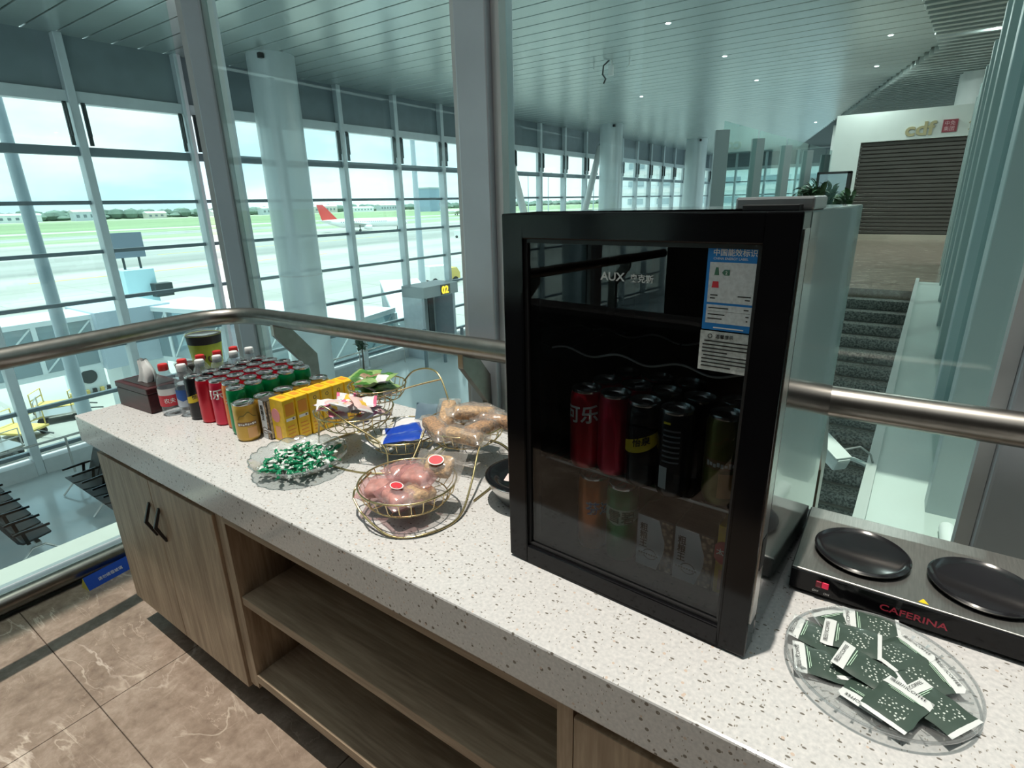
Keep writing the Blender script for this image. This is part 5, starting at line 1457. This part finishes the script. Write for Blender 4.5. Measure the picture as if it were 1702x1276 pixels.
for k, (x, y, z, rz, rx, pink, lb) in enumerate(spots):
    t = thing('wrapped_cake', lb, 'cake', (x, y, TZ + z), rz, 'cakes in film'); t.rotation_euler = (rx, .1 * (k % 3 - 1), rz)
    link('cake', cake2 if pink else cake, t); link('film_wrap', film_sq if pink else film_clear, t)
    if k in (1, 4):
        s = MB().lathe([(0, 0), (.012, 0), (.012, .0006), (0, .0006)], 20, T=Matrix.Translation((0, 0, .0255)) @ Matrix.Diagonal((1.35, .95, 1, 1))).build('oval_sticker', INK_R, t)
        MB().lathe([(.0118, 0), (.0138, 0), (.0138, .0008), (.0118, .0008)], 24, close=True, T=Matrix.Translation((0, 0, .0255)) @ Matrix.Diagonal((1.35, .95, 1, 1))).build('sticker_rim', INK_W, s)
# dark bowl half hidden by the fridge
t = thing('lidded_bowl', 'dark bowl with a steel rim half hidden by the fridge', 'bowl', (-.632, .935, TZ))
MB().lathe([(.045, 0), (.055, .004), (.078, .04), (.082, .058), (.079, .058), (.074, .040), (.05, .008), (0, .008)], 36).build('bowl', M_STEEL, t, smooth=50)
MB().lathe([(.080, .056), (.087, .058), (.088, .064), (.080, .066), (.062, .060), (.046, .050), (.040, .050), (.036, .055), (0, .055)], 36).build('cover', M_GLOSSBLACK, t, smooth=50)
MB().tube([(.0865 * math.cos(2 * PI * k / 48), .0865 * math.sin(2 * PI * k / 48), .061) for k in range(48)], .0022, 6, closed=True).build('rim_wire', M_CHROME, t, smooth=60)
o = packet_mesh('sugar_sachet', .06, .03, .004, [mat('sachet_pink', (.78, .60, .58), .5)], 40)
o = link('sugar_sachet', o, None, (-.625, .905, TZ + .0665), (.1, 0, .3)); tag(o, 'pale pink sachet lying on the dark bowl cover', 'sachet')

# ------------------------------------------------------------------ coffee warmer
wm = thing('coffee_warmer', 'steel coffee warmer with two black plates and a black front', 'warmer', (-.073, .925, TZ))
M_WST = mat('warmer_steel', (.42, .42, .40), .34, .9, noise=.12, scale=25, stretch=(14, 1, 1))
MB().box((0, .004, .008), (.385, .235, .046)).build('body', M_WST, wm, bev=.002)
fp = MB().box((.001, -.0005, .008), (.384, .0045, .0445)).build('front_panel', M_GLOSSBLACK, wm, bev=.0006, seg=1)
text('CAFERINA', .0155, mat('brand_red', (.42, .02, .05), .5), fp, (.131, -.0008, .0185), depth=.0001, bold=.0002, sx=1.22)
def switch(x, flip, lb):
    s = MB().box((x, -.0035, .0235), (x + .009, 0, .0345)).build('rocker_switch', mat('switch_dark_red', (.25, .01, .03), .3), wm, bev=.001)
    MB().box((x + .0092, -.0025, .0235), (x + .019, 0, .0345)).build('rocker_half', mat('switch_red', (.55, .01, .05), .3, emit=(.9, .02, .08), estr=.35), s, bev=.001)
    text('OFF' if not flip else 'ON', .0055, INK_W, s, (x - .004, -.0008, .0125), depth=.0001)
    text('ON' if not flip else 'OFF', .0055, INK_W, s, (x + .013, -.0008, .0115), depth=.0001)
switch(.040, 0, 'l'); switch(.318, 1, 'r')
MB().prism([(.178, .010), (.192, .010), (.185, .022)], .046, .0464, 'z').build('warning_mark', INK_Y, wm)
pl_prof = [(0, .046), (.064, .046), (.071, .050), (.073, .056), (.070, .058), (.066, .055), (.058, .0515), (0, .0515)]
for cx in (.096, .262):
    MB().lathe(pl_prof, 48, T=Matrix.Translation((cx, .098, 0))).build('hot_plate', mat('plate_black', (.012, .012, .014), .16), wm, smooth=50)
for x in (.02, .365):
    for y in (.018, .21):
        MB().lathe([(.009, 0), (.011, .002), (.011, .0085)], 12, T=Matrix.Translation((x, y, 0))).build('foot', M_BLACK, wm, smooth=40)

# ------------------------------------------------------------------ clear dish with coffee sachets
dsh = thing('clear_dish', 'round clear plastic dish holding coffee sachets', 'dish', (.063, .789, TZ))
MB().lathe([(0, .002), (.075, .002), (.084, .004), (.108, .0145), (.116, .017), (.1175, .0185), (.116, .020), (.107, .0175), (.083, .0065), (.074, .0045), (0, .0045)], 96, fn=lambda a, r, z: (r, z + (.0008 * math.cos(a * 32) if .08 < r < .11 else 0))).build('bowl', M_CLEAR, dsh, smooth=40)
MB().tube([(.1165 * math.cos(2 * PI * k / 72), .1165 * math.sin(2 * PI * k / 72), .0185) for k in range(72)], .0022, 6, closed=True).build('rim', glass('rim_plastic', (.80, .83, .84), .14, .8, diffuse=.12), dsh, smooth=60)
fac_m = glass('facet_plastic', (.78, .82, .82), .3, .6, diffuse=.2)
fm = MB().add([(.088, -.001, .0092), (.106, -.0035, .0180), (.106, .0005, .0180)], [(0, 1, 2)]).mesh('facet', fac_m, None, solid=.0004)
for k in range(32): link('facet', fm, dsh, rot=(0, 0, 2 * PI * k / 32))
def dotted(name, base, dot):
    m = bpy.data.materials.new(name); m.use_nodes = True
    t = m.node_tree; b = t.nodes['Principled BSDF']; b.inputs['Roughness'].default_value = .38
    c = t.nodes.new('ShaderNodeTexCoord'); v = t.nodes.new('ShaderNodeTexVoronoi'); v.inputs['Scale'].default_value = 190; v.inputs['Randomness'].default_value = .8
    t.links.new(c.outputs['Object'], v.inputs['Vector'])
    r = ramp(t, [(.20, dot), (.30, base)]); t.links.new(v.outputs['Distance'], r.inputs['Fac']); t.links.new(r.outputs['Color'], b.inputs['Base Color'])
    return m
M_SAG = mat('sachet_dark_green', (.045, .072, .058), .36, noise=.1, scale=40, coat=.15)
M_SAD = dotted('sachet_snow_print', (.045, .072, .058), (.60, .66, .62))
M_SAW = mat('sachet_white', (.66, .70, .70), .45)
def sachet_mesh(seed):
    L, Wd, th = .076, .058, .0028
    a, b = pillow(L, Wd, th, seed, .06, 14, 10)
    m = MB(); n = 14; q = 10
    for si, S in enumerate((a, b)):
        for i in range(n):
            for j in range(q):
                mi = 0
                if i < 3: mi = 1
                elif i == n - 1: mi = 1
                elif 6 <= i <= 11 and 2 <= j <= 7: mi = 2
                c = len(m.v)
                m.v += [S[i][j], S[i][j + 1], S[i + 1][j + 1], S[i + 1][j]]; m.f.append([c, c + 1, c + 2, c + 3]); m.m.append(mi)
    return m.mesh('front', [M_SAG, M_SAW, M_SAD], 70)
sac = [sachet_mesh(50 + k) for k in range(4)]
tm = text('隅田川COFFEE', .0068, INK_K, None, depth=0); tmesh = tm.data; bpy.data.objects.remove(tm)
lm_ = MB().box((-.0195, -.020, .0031), (-.0185, .020, .0034)).box((-.0170, -.016, .0031), (-.0163, .012, .0034)).mesh('print_line', INK_LG)
def sachet(px, py, pz, rz, rx, ry, label, k):
    t = thing('coffee_sachet', label, 'sachet', (px, py, TZ + pz), rz, 'coffee sachets in the clear dish'); t.rotation_euler = (rx, ry, rz)
    f = link('pouch', sac[k % 4], t)
    link('lettering', tmesh, f, (-.0300, -.024, .0026), (0, 0, PI / 2))
    link('print_lines', lm_, f); 
SA = [(.012, .858, .0125, -.75, .0, .1, 'coffee sachet at the rim nearest the fridge and warmer'),
      (.052, .878, .0150, .15, .12, .0, 'coffee sachet under the brand lettering of the warmer'),
      (-.015, .812, .0130, -.1, -.05, .1, 'coffee sachet with white band at the left rim of the dish'),
      (.028, .826, .0205, .02, .05, -.05, 'coffee sachet lying on top left of the dish middle'),
      (.088, .838, .0170, -2.3, .1, .05, 'coffee sachet right of the dish middle without visible band'),
      (.118, .806, .0165, -2.5, -.08, .06, 'coffee sachet by the right rim with white edge'),
      (.050, .775, .0190, -.25, .0, .12, 'coffee sachet with long white band in the lower middle'),
      (-.002, .762, .0110, .25, .05, .1, 'coffee sachet half under others at the lower left rim'),
      (.086, .728, .0215, -2.0, .0, .05, 'coffee sachet with white band pointing to the lower rim'),
      (.128, .752, .0200, -.62, .05, -.05, 'coffee sachet with white band along the lower right rim'),
      (.060, .742, .0120, 1.2, .0, .0, 'coffee sachet lowest under the front ones'),
      (.075, .800, .0105, .6, .0, .0, 'coffee sachet lying deep in the dish centre'),
      (.030, .790, .0120, -1.2, .0, .05, 'coffee sachet peeking out left of the dish centre')]
for k, s_ in enumerate(SA): sachet(*s_, k)
